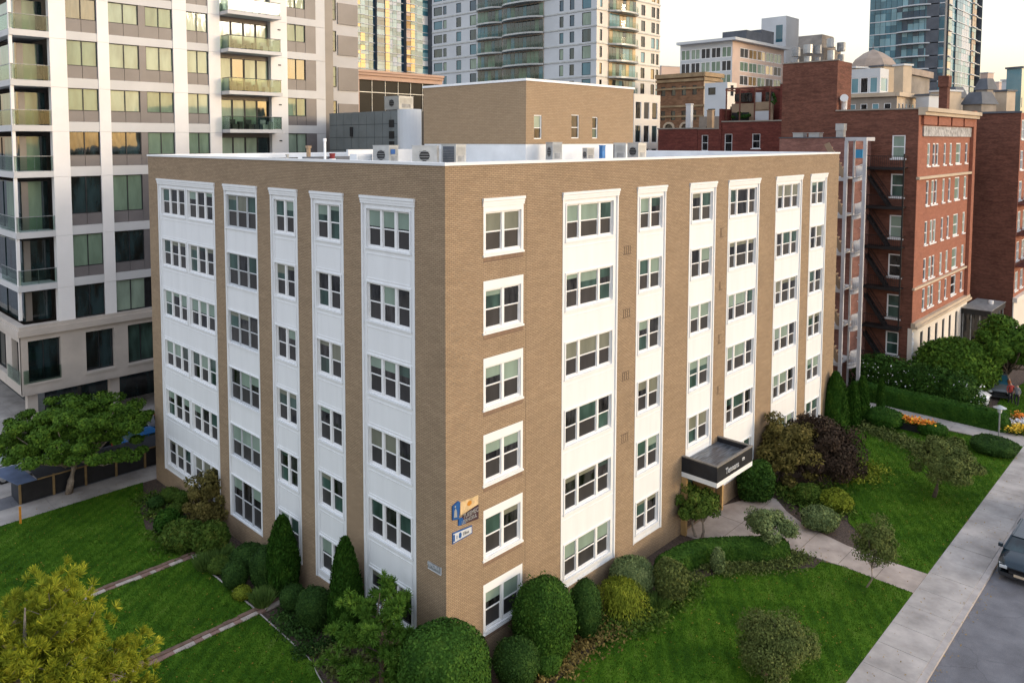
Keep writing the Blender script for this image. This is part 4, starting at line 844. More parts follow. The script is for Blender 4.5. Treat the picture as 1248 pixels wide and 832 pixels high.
# ---- far glass tower with blue strips and gold ones painted as sunset reflection (faces the street grid, 200 m off)
def striped(name, cx, cy, lx, z1, label, strips, fh, z0=0.0, ly=30, seed=4, zmin=30, side='R', cat='skyscraper'):
    """a curtain wall of upright strips: (u0, u1, depth, panel material); floors marked by slab edges; panes in each strip"""
    t = empty(name, (cx, cy, 0), label, cat); fr = rel(t, facemap(side, cx, cy, ly if side == 'L' else 0)); g = random.Random(seed)
    body = MB(); back(body, 0, lx if side == 'R' else 30, 0, ly, 0, z1); body.build('rear_wall', SLATE, t)
    n = 0; wid = lx if side == 'R' else ly
    for u0, u1, d, mats, proud in strips:
        s = MB(); z = 0 if zmin > 60 else zmin - 3*fh
        fbox(s, fr, u0, u1, d+.2, d+3.0, 0, z1); st = s.build('facade_strip', SLATE, t)
        p = MB(); zz = zmin
        while zz < z1-fh:
            k = max(1, int((u1-u0)/2.0)); w_ = (u1-u0)/k
            for i in range(k):
                p.mat(g.randrange(len(mats))); fbox(p, fr, u0+i*w_+.06, u0+(i+1)*w_-.06, d+.05, d+.19, zz+.25, zz+fh*.62); p.mat(g.randrange(len(mats))); fbox(p, fr, u0+i*w_+.06, u0+(i+1)*w_-.06, d+.05, d+.19, zz+fh*.64, zz+fh-.05)
            zz += fh
        p.build('glazing', mats, st)
        e = MB(); zz = zmin
        while zz < z1: fbox(e, fr, u0+.05, u1-.05, d-proud, d+.195, zz, zz+.22); zz += fh
        e.build('slab_edge', LTGREY if proud < 1 else GREYMET, st)
    return t, fr
striped('glass_skyscraper', 141, 200, 38, 92, 'faraway glass skyscraper with golden and deep blue upright strips seen past the pink framed pavilion',
 [(0, 6, 0, [G_GOLD, G_TWR2, G_CURT2], .1), (6, 10, .6, [G_TWR2, G_TWR, G_CURT2], .1), (10, 11.5, 1.5, [G_TWR3], .1), (11.5, 15, .3, [G_TWR, G_TWR3, G_TWR2], .1), (15, 17, .0, [G_GOLD], .15), (17, 23, .8, [G_TWR2, G_TWR, LTGREY], .1),
  (23, 25, 1.8, [G_TWR3], .1), (25, 27, .2, [G_GOLD, AMBER, PINKST], .4), (27, 29, .1, [G_GOLD, G_CURT2], .3), (29, 31, 1.0, [G_TWR], .1), (31, 34.5, 2.0, [G_TWR2, G_TWR], .1), (34.5, 38, 3.0, [G_TWR2, G_TWR, LTGREY], .1)], 3.1, zmin=37)
tower('pink_apartment_tower', 190, 215, 9, 9, 0, 76, 'slim faraway pinkish tower just beside the gold striped skyscraper', 'apartment tower', PINKST, 3.4, [(1, 2, 1.8, .8), (4.5, 1.6, 1.8, .8), (7, 1.4, 1.8, .8)], [(1.5, 2, 1.8, .8), (5.5, 2, 1.8, .8)], LTGREY, [G_TWR2, G_GOLD], zstart=36)

# ---- grey and white tower with curved balconies behind the penthouse
C3X, C3Y, L3R, L3L = 90.0, 59.2, 20.0, 42.0
sideL = [(1.0, 3.5), (12.0, 1.2), (9.8, .9), (0, 0)]
wL = []
def uu(y): return C3Y+L3L-y          # distance along the side wall from its far end
wl_ = [(.5, 2.6, 1.7, .5), (3.4, 1.0, 1.7, .5), (7.3, 1.4, 1.9, .4), (11.2, 1.8, 2.0, .3)]
wl2 = [(33.9, .9, 1.9, .4), (36.2, 1.0, 1.9, .4), (38.9, 1.9, 2.2, .25)]
T3, f3, f3l = tower('balcony_tower', C3X, C3Y, L3R, L3L, 0, 68, 'pale grey and white residential tower with stacked balconies behind the brick penthouse', 'apartment tower', WARMW, 2.85,
   [(.9, .7, 1.9, .4), (13.6, 1.3, 1.9, .4), (17.0, 1.2, 1.9, .4), (18.7, .9, 2.0, .3)], wl_+wl2, DKMET, [G_DARK, G_TWR2, G_GOLD, G_NIGHT], pmL=[G_NIGHT, G_TWR, G_TWR3, G_CURT2], wallL=LTGREY, band=GREYMET, zstart=.6, seed=9, weights=(3, 2, 2, 2), bar=.07)  # warm street wall, greyer side wall: sun and shade put into the colours
for part_, fm, a, b, nose in (('L', f3l, 13.4, 20.2, 1.9), ('L', f3l, 20.2, 30.4, 2.6), ('R', f3, 3.3, 11.8, 2.2)):
    z = .6+2.85*7; gg = random.Random(6)
    bw = MB(); fbox(bw, fm, a+.1, b-.1, -.12, -.004, 20, 66); bw.build('balcony_wall', CREAM if part_ == 'R' else plain('buff_panel%d' % int(a), (.42, .36, .29), .7, .1, .4), T3)  # street-side wall paler, its sunlight put into the colour
    while z < 66:
        s = MB(); n = 10; pts = [(a+(b-a)*i/n, -nose*(1-abs(2*i/n-1)**3.5)*.75-.35) for i in range(n+1)]
        poly = [fm(u, d, 0)[:2] for u, d in pts]+[fm(b, -.13, 0)[:2], fm(a, -.13, 0)[:2]]
        if part_ == 'L': poly = poly
        s.prism(poly, z-.16, z+.14); sl = s.build('balcony', GREYMET, T3)
        r = MB()
        for (ua, da), (ub, db) in zip(pts, pts[1:]):
            p0, p1 = fm(ua, da+.12, z+.2), fm(ub, db+.12, z+.2); r.quad(p0, p1, (p1[0], p1[1], z+1.2), (p0[0], p0[1], z+1.2))
        r.build('glass_front', G_RAIL, sl)
        dd = MB(); k = int((b-a)/.95)
        for i in range(k):
            dd.mat(gg.randrange(4)); u = a+.15+i*(b-a-.3)/k; fbox(dd, fm, u+.05, u+(b-a-.3)/k-.05, -.16, -.121, z+.2, z+2.45)
        dd.build('glazing', [G_NIGHT, G_CURT2, G_TWR2, G_GOLD] if part_ == 'R' else [G_NIGHT, G_TWR, G_CURT, G_NIGHT], sl); z += 2.85
# low building under it seen past the penthouse corner
tower('white_gallery_building', 62, 33.0, 5.9, 10, 0, 26.6, 'white low building with rows of tall dark windows just past the penthouse corner', 'building', WARMW, 2.9, [(.3+1.85*k, 1.3, 2.2, .3) for k in range(3)], [(.5+2*k, 1.3, 2.1, .35) for k in range(4)], WHITE, [G_DARK, G_NIGHT, G_SCREEN], zstart=0, bar=.08)

# ---- ornate brown brick building
OB, fo, fol = tower('ornate_brick_building', 100, 44.5, 6.0, 9.0, 0, 32.2, 'ornate brown brick building with cornices and arched windows beside the balcony tower', 'building', CREAM, 4.2, [(1.0, 1.0, 2.0, 1.2), (3.6, 1.4, 2.0, 1.2)], [(.9+2*k, .8, 1.6, 1.4) for k in range(4)], DKMET, [G_DARK, G_NIGHT], wallL=BR_BROWN, zstart=2.0, bar=.08)  # cream street wall: sunlight on that face put into its colour
mb = MB()
bst = plain('brown_stone', (.34, .24, .14), .8, .2, .6)
for z, d, h in ((31.6, .5, .7), (30.9, .3, .45), (29.6, .25, .3), (26.6, .2, .35), (24.9, .2, .3)): mb = MB(); fbox(mb, fol, -.1, 9.1, -d, -.003, z, z+h); fbox(mb, fo, -d, 6.1, -d, -.003, z+.003, z+h-.003); mb.build('cornice', bst, OB)
for k in range(2):
    mb = MB(); pts = [(math.cos(math.pi*i/10)*.95, math.sin(math.pi*i/10)*.95) for i in range(11)]; u0 = 2.6+3.2*k
    for (a, b), (c, d) in zip(pts, pts[1:]): mb.bar(fol(u0+a, -.15, 23.0+b), fol(u0+c, -.15, 23.0+d), .3, .35)
    fbox(mb, fol, u0-1.05, u0-.8, -.2, -.003, 19.5, 23.0); fbox(mb, fol, u0+.8, u0+1.05, -.2, -.003, 19.5, 23.0); arc = mb.build('arched_window', CREAM, OB)
    mb = MB(); n = len(mb.v); poly = [fol(u0+a*.85, -.03, 23.0+b*.85) for a, b in pts]+[fol(u0-.8, -.03, 19.6), fol(u0+.8, -.03, 19.6)]; mb.quad(*poly); mb.build('pane', G_DARK, arc)

# ---- white hotel with big window grid and dark plant rooms on top
HB, fh_, fhl = tower('white_hotel', 170, 74.9, 31, 15.0, 0, 46.6, 'white hotel block with gridded windows and flat overhanging roof beyond the red rooftops', 'hotel', PINKST, 3.55, [(4.3+5.1*k, 4.75, 2.6, .55) for k in range(5)], [(.25+2.95*k, 2.7, 2.75, .45) for k in range(5)], WHITE, [G_CURT, G_SCREEN, G_GOLD, G_CURT2, G_DARK], wallL=LTGREY, zstart=3.0, mull=1, bar=.16, seed=12, weights=(5, 3, 1, 3, 1))  # pinkish street wall: low sun's tint put into the white wall's colour
mb = MB(); mb.box(-1.6, 31.5, -1.6, 15.3, 46.601, 47.3); mb.build('roof', LTGREY, HB)
t = empty('roof_plant_room', (185, 74, 46.6), 'dark slate sloped plant room on top of the white hotel', 'plant room')
t.location = (183, 77.5, 47.3); MB().box(0, 9, 0, 7, 0, 3.6).prism([(9, 0), (17, 0), (17, 7), (9, 7)], 0, 4.6).box(-3, 0, 1, 6, 0, 1.4).build('walls', SLATE, t)
t = empty('concrete_lift_tower', (208, 77.5, 0), 'plain pale concrete shaft rising highest above the dark plant room', 'tower')
mb = MB().box(0, 9, 0, 7.5, 0, 57.5); mb.build('shaft', LTGREY, t); MB().box(-.03, 0, 1, 3, 50, 55).build('window', G_TWR, t)
t = empty('sloping_stone_building', (222, 72, 0), 'grey building with sloping zinc roof between the lift shaft and the vent pipes', 'building')
mb = MB(); mb.prism([(0, 0), (14, 0), (14, 12), (0, 12)], 0, 49); mb.v += [(1, 1, 49), (13, 1, 49), (13, 11, 49), (1, 11, 49), (4, 2, 53.5), (13, 2, 53.5), (13, 10, 53.5), (4, 10, 53.5)]
n = len(mb.v)-8; [mb.f.append(tuple(n+i for i in f)) or mb.m.append(0) for f in ((0,1,5,4),(1,2,6,5),(2,3,7,6),(3,0,4,7),(4,5,6,7))]; mb.build('walls', GREYST, t)
# rooftop vents over the red gable
for k, (px, h, r, w_) in enumerate([(966, 1.3, .45, 'squat pale vent drum at the sloping end of the gable roofline'), (980, 1.6, .5, 'wide grey vent drum second along the gable roofline'), (992, 1.55, .42, 'grey vent drum in the middle of the gable roofline'), (1008, 2.2, .5, 'tallest grey vent drum with dark band on the gable roofline'), (1020, 1.8, .45, 'grey vent drum at the street end of the gable roofline')]):
    y = 62-0; v = FW+RT*(px-PPX)/FPX; D = 100.0; p = CAM+v*D
    mb = MB().tube([(p[0], p[1], 20), (p[0], p[1], 29.5+h*1.3)], r*.9, 10).tube([(p[0], p[1], 29.9+h*1.3), (p[0], p[1], 31.0+h*1.3)], r*1.15, 10); mb.build('roof_vent', [GREYMET2, GREYMET][k % 2], label=w_, cat='roof vent', group='vents above the red gable')

# ---- red brick row behind the far parapet
def rowhouse(x, y0, y1, z, label, mat=BR_RED2, wins=(), lx=8, cap=GREYST):
    t = empty('red_rowhouse', (x, y0, 0), label, 'rowhouse'); fl = rel(t, facemap('L', x, y0, y1-y0)); fr = rel(t, facemap('R', x, y0)); m = MB()
    hs = [(y1-a, y1-b, c, d) for a, b, c, d in wins]
    holed(m, fl, 0, y1-y0, 0, z, hs, .15); holed(m, fr, 0, lx, 0, z, [], .1); back(m, 0, lx, 0, y1-y0, 0, z); m.build('brick_wall', mat, t)
    c = MB(); fbox(c, fl, -.05, y1-y0+.05, -.08, .3, z+.001, z+.14); c.build('coping', cap, t)
    if hs: window_set(t, [(fl, 'L', a, c_, b-a, d-c_) for a, b, c_, d in hs], WHITE, [G_DARK, G_TEAL], .07, True, .08, dep=.05, g=random.Random(1))
    return t, fl
rowhouse(62, 24.45, 29.6, 22.2, 'low dark red brick rear wall under the ornate brown building')
rowhouse(62, 21.55, 24.4, 22.15, 'narrow dark red brick house with one dark window beside the dividing wall', wins=[(23.9, 23.1, 19.7, 21.5)])
rowhouse(62, 14.6, 21.5, 22.9, 'dark red brick house with two pale windows and a cluttered roof deck', wins=[(21.1, 20.2, 19.6, 21.6), (17.9, 17.0, 20.0, 21.6)])
MB().box(61.9, 70, 21.5, 21.75, 19, 24.4).build('party_wall', BR_RED2, label='thin red party wall standing up between two rowhouse roofs', cat='party wall')
rowhouse(63.5, 12.2, 15.6, 26.9, 'taller dark red wall between the roof deck and the big gable', wins=[(14.6, 14.1, 22.6, 25.2)], lx=5)
# roof deck clutter
DK = empty('roof_deck', (62.3, 16.3, 22.9), 'roof deck with red pergola, plants and pale cupboards on the dark red house', 'roof deck')
mb = MB(); [mb.box(a, a+.12, b, b+.12, 0, 3.5) for a in (.4, 3.0) for b in (0, 1.7, 3.4, 5.0)]; [mb.box(.3, 3.2, b, b+.12, 3.5, 3.66) for b in (0, 1.7, 3.4, 5.0)]; mb.box(.3, .45, 0, 5.1, 3.66, 3.8); mb.build('pergola', BR_RED, DK)
mb = MB(); mb.mat(0).box(1.6, 1.8, .2, 5.0, 0, 2.1).mat(1).box(1.5, 1.59, .6, 2.2, .1, 1.2).mat(2).box(1.45, 1.59, 2.9, 4.9, .0, 1.1).mat(3).box(1.5, 1.59, 2.6, 4.6, 2.3, 3.2).mat(0).box(1.5, 1.59, .3, 2.2, 1.35, 2.2); mb.build('cupboards', [TERRA, LTGREY, BLACK, G_DARK], DK)
mb = MB(); mb.box(2.8, 3.0, -.6, 5.2, 0, 3.9); mb.build('back_wall', BR_RED2, DK)
for k, (y, z, w_, h_, m_) in enumerate(((.5, 2.3, .9, 1.0, G_DARK), (1.9, 2.2, .8, 1.1, LTGREY), (3.2, 2.3, 1.3, 1.0, G_TEAL), (3.6, .2, .9, .9, BLACK), (4.4, 1.2, .6, .8, CREAM))): MB().box(2.3, 2.45, y, y+w_, z, z+h_).build('screen_panel', m_, DK)
P, D, C = lobed_points((.9, 3.4, .7), (.4, 2.0, .6), 8, 900, .5, 3); quads_mesh('planting', leaves(P, D, .12, .6, .9), leaf('deck_plants', (.01, .03, .01), (.04, .09, .03)), parent=DK)
P, D, C = lobed_points((.3, -.4, 2.2), (.3, .3, 1.3), 8, 500, .5, 4); quads_mesh('climber', leaves(P, D, .1, .6, .9), MATS['deck_plants'], parent=DK)
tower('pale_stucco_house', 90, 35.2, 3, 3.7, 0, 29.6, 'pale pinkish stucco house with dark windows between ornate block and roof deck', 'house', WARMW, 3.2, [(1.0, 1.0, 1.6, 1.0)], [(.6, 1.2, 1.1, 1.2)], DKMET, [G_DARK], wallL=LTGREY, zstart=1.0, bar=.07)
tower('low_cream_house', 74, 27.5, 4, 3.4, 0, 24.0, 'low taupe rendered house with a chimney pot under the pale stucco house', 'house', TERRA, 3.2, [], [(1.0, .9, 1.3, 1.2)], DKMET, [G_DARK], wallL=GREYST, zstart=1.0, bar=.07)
for k, (y, z1) in enumerate(((31.0, 25.5), (28.0, 24.6))): MB().box(72, 72.6, y, y+.7, 18, z1).box(71.95, 72.65, y-.05, y+.75, z1+.001, z1+.15).build('chimney', [LTGREY, TERRA][k], label=['pale chimney stack by the stucco house'.replace('by', 'standing before'), 'brown chimney stack over the low taupe house'][k], cat='chimney')

# ---- big red apartment building with fire escapes
RA = empty('red_brick_building', (54.5, -.35, 0), 'big red brick building with tall gable, white stone base and side fire escape', 'apartment building')
fA = rel(RA, facemap('R', 54.5, -.35)); fAl = rel(RA, facemap('L', 54.5, -.35, 11.8)); AH = 23.5
def uA(y): return 11.45-y
sw = [(uA(1.65), uA(.6), 19.3, 21.3), (uA(1.65), uA(.62), 15.95, 17.95), (uA(1.65), uA(.62), 12.35, 14.35), (uA(1.65), uA(.62), 8.95, 10.95), (uA(1.65), uA(.62), 5.3, 7.4), (uA(1.65), uA(.6), 2.05, 4.1)]
m = MB(); holed(m, fAl, 0, 11.8, 0, AH, sw, .16); holed(m, fAl, 0, 5.05, AH, 28.1, [], .1)
m.quad(fAl(5.05,0,AH), fAl(5.05,3.5,AH), fAl(5.05,3.5,28.1), fAl(5.05,0,28.1)); m.quad(fAl(0,0,28.1), fAl(5.05,0,28.1), fAl(5.05,3.5,28.1), fAl(0,3.5,28.1)); back(m, 0, 18.3, 0, 11.8, 0, AH)
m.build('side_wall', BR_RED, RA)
window_set(RA, [(fAl, 'L', a, c, b-a, d-c) for a, b, c, d in sw], WHITE, [G_BLIND, G_TEAL, G_DARK], .10, True, .14, g=random.Random(4), dep=.04)
cols = [(2.9, .8), (4.5, .8), (5.5, .8), (8.0, .75), (10.0, .75), (12.2, 1.7), (15.6, .9)]
rows = [(18.6, 20.6), (15.1, 17.3), (11.6, 13.7), (8.4, 10.4), (5.75, 7.7)]; hs = [(u, u+w_, a, b) for a, b in rows for u, w_ in cols]
m = MB(); holed(m, fA, .95, 18.3, 5.1, AH, [h for h in hs], .18); fbox(m, fA, -.04, .94, -.06, -.004, 5.1, AH-.002); m.quad(fA(0,0,5.1),fA(.95,0,5.1),fA(.95,0,AH),fA(0,0,AH)); m.build('street_wall', BR_FRONT, RA)
m = MB(); fbox(m, fA, 17.3, 18.3, -.30, -.01, 5.1, AH+.3); m.build('end_pier', BR_FRONT, RA)
window_set(RA, [(fA, 'R', a, c, b-a, d-c) for a, b, c, d in hs], WHITE, [G_BLIND, G_CURT2, G_DARK, G_TEAL], .11, True, .12, g=random.Random(14), dep=.03, weights=(3, 3, 3, 1))
m = MB(); hb = [(2.4+2.3*k, 3.2+2.3*k, 1.2, 3.9) for k in range(6)]; holed(m, fA, 0, 18.3, 0, 4.6, hb, .2, d=-.09)
fbox(m, fA, -.03, .0, -.09, .25, 0, 4.6); m.build('stone_base', WARMW, RA)
window_set(RA, [(fA, 'R', a, c, b-a, d-c) for a, b, c, d in hb], DKMET, [G_DARK], .06, False, dep=.0)
q = MB(); [fbox(q, fA, -.06, .22+.12*(k % 2), -.16, -.1, .2+k*.42, .5+k*.42) for k in range(10)]; q.build('quoins', WHITE, RA)
m = MB()
for z, d, h in ((4.601, .5, .22), (4.83, .35, .27), (7.95, .2, .18), (17.5, .28, .22), (23.0, .55, .3), (23.301, .75, .35)): fbox(m, fA, -.12, 18.35, -d, -.002, z, z+h)
m.build('cornice', [CREAM], RA)
m = MB(); [fbox(m, fA, .6+k*4.4, 4.5+k*4.4, -.28, .0, 22.2, 22.99) for k in range(4)]; m.build('parapet_panel', BR_FRONT, RA)
m = MB(); fbox(m, fA, 1.2, 17.2, -.12, -.003, 21.2, 22.1); m.build('frieze', plain('old_white_tiles', (.40, .39, .39), .6, .45, 3.0), RA)
m = MB(); fbox(m, fAl, 5.0, 11.9, -.1, .2, AH+.001, AH+.12); fbox(m, fAl, -.05, 5.15, -.08, .2, 28.101, 28.2); m.build('coping', GREYST, RA)
# iron fire escape: a platform with railing per floor and a flight between
FE = empty('fire_escape', (54.0, 2.0, 0), 'black iron zigzag fire escape down the side of the red brick building', 'fire escape')
fe = rel(FE, facemap('L', 54.5, -.35, 11.8)); lv = [18.55, 15.15, 11.65, 8.1, 4.65, 1.3]
for i, z in enumerate(lv):
    m = MB(); u0, u1 = uA(4.0), uA(.35); fbox(m, fe, u0, u1, -1.05, -.03, z-.08, z); fbox(m, fe, u0, u1, -1.08, -1.02, z-.24, z+.0)
    pl = m.build('platform', BLACK, FE)
    m = MB(); fbox(m, fe, u0, u1, -1.06, -1.02, z+.92, z+.97); fbox(m, fe, u1-.04, u1, -1.02, -.03, z+.92, z+.97)
    k = 0
    while u0+k*.16 < u1: fbox(m, fe, u0+k*.16, u0+k*.16+.022, -1.05, -1.03, z+.001, z+.92); k += 1
    m.build('railing', BLACK, pl)
    if i < len(lv)-1:
        m = MB(); a = fe(uA(3.9), -.45, z); b = fe(uA(1.55), -.45, lv[i+1]); 
        for dy in (-.3, .3): m.bar((a[0]+dy, a[1], a[2]), (b[0]+dy, b[1], b[2]), .06, .22); m.bar((a[0]+dy, a[1], a[2]+.9), (b[0]+dy, b[1], b[2]+.9), .04, .04)
        for s in range(13): f = s/12; c = [a[j]*(1-f)+b[j]*f for j in range(3)]; m.box(c[0]-.3, c[0]+.3, c[1]-.12, c[1]+.12, c[2]-.02, c[2]+.02)
        m.build('stair_flight', BLACK, FE)
m = MB(); p = fe(uA(.35), -1.04, 0); m.box(p[0]-.05, p[0]+.05, p[1]-.05, p[1]+.05, 4.5, 19.7); m.build('corner_post', BLACK, FE)
# pinkish lower block with white spiral escape
LB = empty('pink_brick_block', (50, 3.2, 0), 'lower weathered pinkish brick block at the far end of the tan building', 'building'); fl = rel(LB, facemap('L', 50.6, 3.3, 6.6)); fr = rel(LB, facemap('R', 50.6, 3.3))
m = MB(); holed(m, fl, 0, 6.6, 0, 21.05, [], .1); holed(m, fr, 0, 3.8, 0, 21.05, [], .1); back(m, .6, 4.4, .1, 6.7, 0, 21.05); m.build('brick_wall', BR_PINK, LB); m = MB(); fbox(m, fl, -.05, 6.66, -.06, .3, 21.051, 21.13); m.build('coping', SLATE, LB)
for k, (y, lb) in enumerate(((8.4, 'flat pale cooling unit at the far end of the pinkish block roof'), (7.0, 'flat pale cooling unit midway along the pinkish block roof'))): MB().box(51, 51.9, y-.45, y+.45, 21.14, 21.5).box(50.95, 51.95, y-.5, y+.5, 21.501, 21.55).build('cooling_unit', GREYMET, label=lb, cat='cooling unit', group='units on the pinkish block roof')
MB().box(51, 51.6, 4.5, 5.1, 21.14, 21.7).box(50.95, 51.65, 4.45, 5.15, 21.701, 22.3).build('cooling_unit', GREYMET, label='tall stacked pale cooling unit nearest the white escape tower', cat='cooling unit', group='units on the pinkish block roof')
mb = MB().tube([(55.5, 6.1, 23.5), (55.4, 6.05, 24.3), (55.2, 6.0, 24.7), (54.9, 5.9, 24.7)], [.25, .25, .3, .35], 10); mb.build('satellite_dish', WHITE, label='white hooded dish at the foot of the red gable', cat='dish')
ESC = plain('weathered_white_steel', (.48, .48, .50), .6, .12, 1.0)
SE = empty('spiral_escape', (48.5, 2.4, 0), 'white steel spiral escape stair in an open frame beside the tan building end', 'escape stair')
m = MB(); X0_, X1_, Ya, Yb = 47.6, 49.4, 1.55, 3.0
for (x, y) in ((X0_, Ya), (X0_, Yb)): m.box(x-.10-48.5, x+.10-48.5, y-.13-2.4, y+.13-2.4, 0, 20.8)
m.box(X1_-.07-48.5, X1_+.07-48.5, Yb-.07-2.4, Yb+.07-2.4, 0, 20.8)
for z in (20.8,): m.box(X0_-.1-48.5, X1_+.1-48.5, Ya-.1-2.4, Yb+.1-2.4, z, z+.3)
m.build('frame', ESC, SE)
for k in range(6):
    z = 2.3+k*3.1; m = MB(); ns = 12
    def arc(t_, r=.95): a = math.pi*(1.05+.9*t_); return (math.cos(a)*r+.1, math.sin(a)*r*.75+.15)
    for s_ in range(ns):
        p0, p1 = arc(s_/ns), arc((s_+1)/ns); h0 = z+1.05*(s_/ns)**1.5; m.prism([(.1, .15), p1, p0], h0-.12, h0)
        m.quad((p0[0], p0[1], z-.35+.8*(s_/ns)**1.5), (p1[0], p1[1], z-.35+.8*((s_+1)/ns)**1.5), (p1[0], p1[1], z+.02+1.05*((s_+1)/ns)**1.5), (p0[0], p0[1], z+.02+1.05*(s_/ns)**1.5))
    st = m.build('stair_turn', ESC, SE)
    m = MB(); m.tube([(*arc(s_/ns), z+.9+1.05*(s_/ns)**1.5) for s_ in range(ns+1)], .03, 5)
    for s_ in range(ns): p0 = arc(s_/ns); m.tube([(p0[0], p0[1], z), (p0[0], p0[1], z+.9+1.05*(s_/ns)**1.5)], .014, 4)
    m.build('railing', LTGREY, st)
    m = MB(); m.box(-.85, 2.0, .64, 2.4, z-.14, z-.02); m.prism([(-.85+.25*q, .62+0*q) for q in (0, 1)]+[(1.9, 2.4), (-.85, 2.4)], z-.3, z-.141); m.build('landing', [STUCCOG], SE)
    m = MB()
    for s_ in range(8):
        f0 = s_/8; m.box(-.7, .2, .75+f0*1.5, .75+(s_+1)/8*1.5, z+.1+f0*2.6, z+.22+f0*2.6)
    m.bar((-.74, .75, z), (-.74, 2.25, z+2.8), .05, .45); m.build('stair_flight', TERRA, SE)
MB().box(-.3, .35, -.45, .1, 19.4, 20.1).build('blue_cover', plain('sky_blue_cover', (.05, .28, .5), .5, .1, 2), SE)
# entrance pavilion and next red building
EN = empty('entrance_pavilion', (70.5, -3, 0), 'flat-roofed dark glass entrance pavilion at the far corner of the red building', 'pavilion')
m = MB().box(0, 6.4, 0, 2.5, 3.45, 4.0); m.build('fascia', BLACK, EN); MB().box(-.05, 6.45, -.05, 2.55, 4.001, 4.06).build('roof', GREYMET2, EN); MB().box(.15, 6.2, .15, 2.4, .2, 3.449).build('glazing', G_DARK, EN)
m = MB(); [m.box(.1, .149, y, y+.06, .2, 3.44) for y in (.15, .9, 1.65, 2.35)]; [m.box(x, x+.06, .1, .149, .2, 3.44) for x in (.15, 1.6, 3.1, 4.6, 6.1)]; m.build('mullion', GREYMET, EN); MB().tube([(4.0, .8, 4.06), (4.0, .8, 4.4)], [.2, .25], 8).build('roof_vent', WHITE, EN)
MB().box(0, 6.4, 0, 2.5, 0, .19).build('base', DKMET, EN)
RB = empty('red_brick_building', (78, -3.5, 0), 'red brick building with blank side wall beyond the glass entrance pavilion', 'apartment building'); fl = rel(RB, facemap('L', 78, -3.45, 6.5)); fr = rel(RB, facemap('R', 78, -3.45))
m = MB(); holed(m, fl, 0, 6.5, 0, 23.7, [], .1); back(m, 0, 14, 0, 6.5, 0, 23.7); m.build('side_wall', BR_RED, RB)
rw = [(14.6+3.2*-k, 16.6+3.2*-k) for k in range(-2, 4)]; hs = [(.5+2.6*j, 1.9+2.6*j, a, b) for a, b in rw for j in range(5)]
m = MB(); holed(m, fr, 0, 14, 4.4, 23.7, hs, .2); m.build('street_wall', BR_FRONT, RB); window_set(RB, [(fr, 'R', a, c, b-a, d-c) for a, b, c, d in hs], WHITE, [G_CURT2, G_BLIND, G_DARK], .1, True, .15, mull=1, g=random.Random(3), dep=.03)
m = MB(); fbox(m, fr, -.1, 14, -.1, -.0, 0, 3.9); fbox(m, fr, -.2, 14, -.4, -.0, 3.901, 4.4); m.build('stone_base', WARMW, RB); m = MB(); fbox(m, fl, -.05, 6.55, -.1, .2, 23.701, 23.9); m.build('coping', SLATE, RB)
m = MB()
for z in (7.6, 10.9, 14.1): fbox(m, fr, .2, 9, -1.1, -.01, z, z+.1); fbox(m, fr, .2, 9, -1.1, -1.05, z+.1, z+.9)
m.build('balcony', BR_RED2, RB)
MB().box(76.2, 77.2, 2.9, 3.7, 15, 26.6).box(76.1, 77.3, 2.8, 3.8, 26.601, 27.8).build('chimney', BR_RED, label='square red brick chimney with dark cap beyond the street cornice', cat='chimney')

# ---- skyline
striped('blue_glass_skyscraper', 200, 34.5, 37, 95, 'tall blue green glass skyscraper with curved white balconies and golden strip on the skyline', [(0, 4, 1.0, [G_TWR3, G_TWR], .1), (4, 7, .0, [G_GOLD, G_CURT2], .3), (7, 12.5, .6, [G_TWR2, G_TWR], .1), (12.5, 18, .3, [G_TWR3, G_TWR, G_TWR], .1), (18, 27, .3, [G_TWR2, LTGREY], .1), (27, 31, 0, [G_CURT2, CREAM], .3), (31, 36.5, 1.2, [G_TWR3, G_TWR2], 1.2)], 3.2, zmin=26, ly=17.35)
SB = bpy.data.objects['blue_glass_skyscraper']; fs = rel(SB, facemap('L', 200, 34.5, 17.4))
g = random.Random(21)
for (a, b, mats, nose) in ((0, 6.5, [G_TWR2, G_TWR, G_TWR2, G_TWR], .1), (6.5, 14.3, [G_TWR, G_TWR2, G_TWR3], 1.3), (14.3, 17.4, [G_TWR, G_TWR3], .1)):
    s = MB(); fbox(s, fs, a, b, .3, 2, 0, 95); st = s.build('facade_strip', SLATE, SB); p = MB(); e = MB(); z = 26
    while z < 92:
        k = max(2, int((b-a)/1.3))
        for i in range(k):
            u = a+(b-a)*i/k; p.mat(g.randrange(len(mats))); fbox(p, fs, u+.04, u+(b-a)/k-.04, .1, .29, z+.25, z+2.1); p.mat(g.randrange(len(mats))); fbox(p, fs, u+.04, u+(b-a)/k-.04, .1, .29, z+2.13, z+3.15)
        if nose > 1:
            pts = [(a+(b-a)*i/8, -nose*(1-abs(2*i/8-1)**3)) for i in range(9)]; poly = [fs(u, d, 0)[:2] for u, d in pts]+[fs(b, .09, 0)[:2], fs(a, .09, 0)[:2]]; e.prism(poly, z, z+.28)
        else: fbox(e, fs, a, b, .0, .09, z, z+.22)
        z += 3.2
    p.build('glazing', mats, st); e.build('slab_edge', LTGREY, st)
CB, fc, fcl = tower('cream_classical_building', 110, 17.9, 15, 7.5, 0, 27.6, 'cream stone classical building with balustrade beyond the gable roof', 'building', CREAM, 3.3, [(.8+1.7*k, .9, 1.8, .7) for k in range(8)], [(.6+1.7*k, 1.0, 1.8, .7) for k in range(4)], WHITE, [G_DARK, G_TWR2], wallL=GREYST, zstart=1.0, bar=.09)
m = MB(); fbox(m, fc, -.5, 15, -.5, 0, 27.601, 28.2); m.build('cornice', CREAM, CB); m = MB(); fbox(m, fcl, -.1, 7.45, -.5, -.01, 27.6, 28.2); m.build('cornice', CREAM, CB)
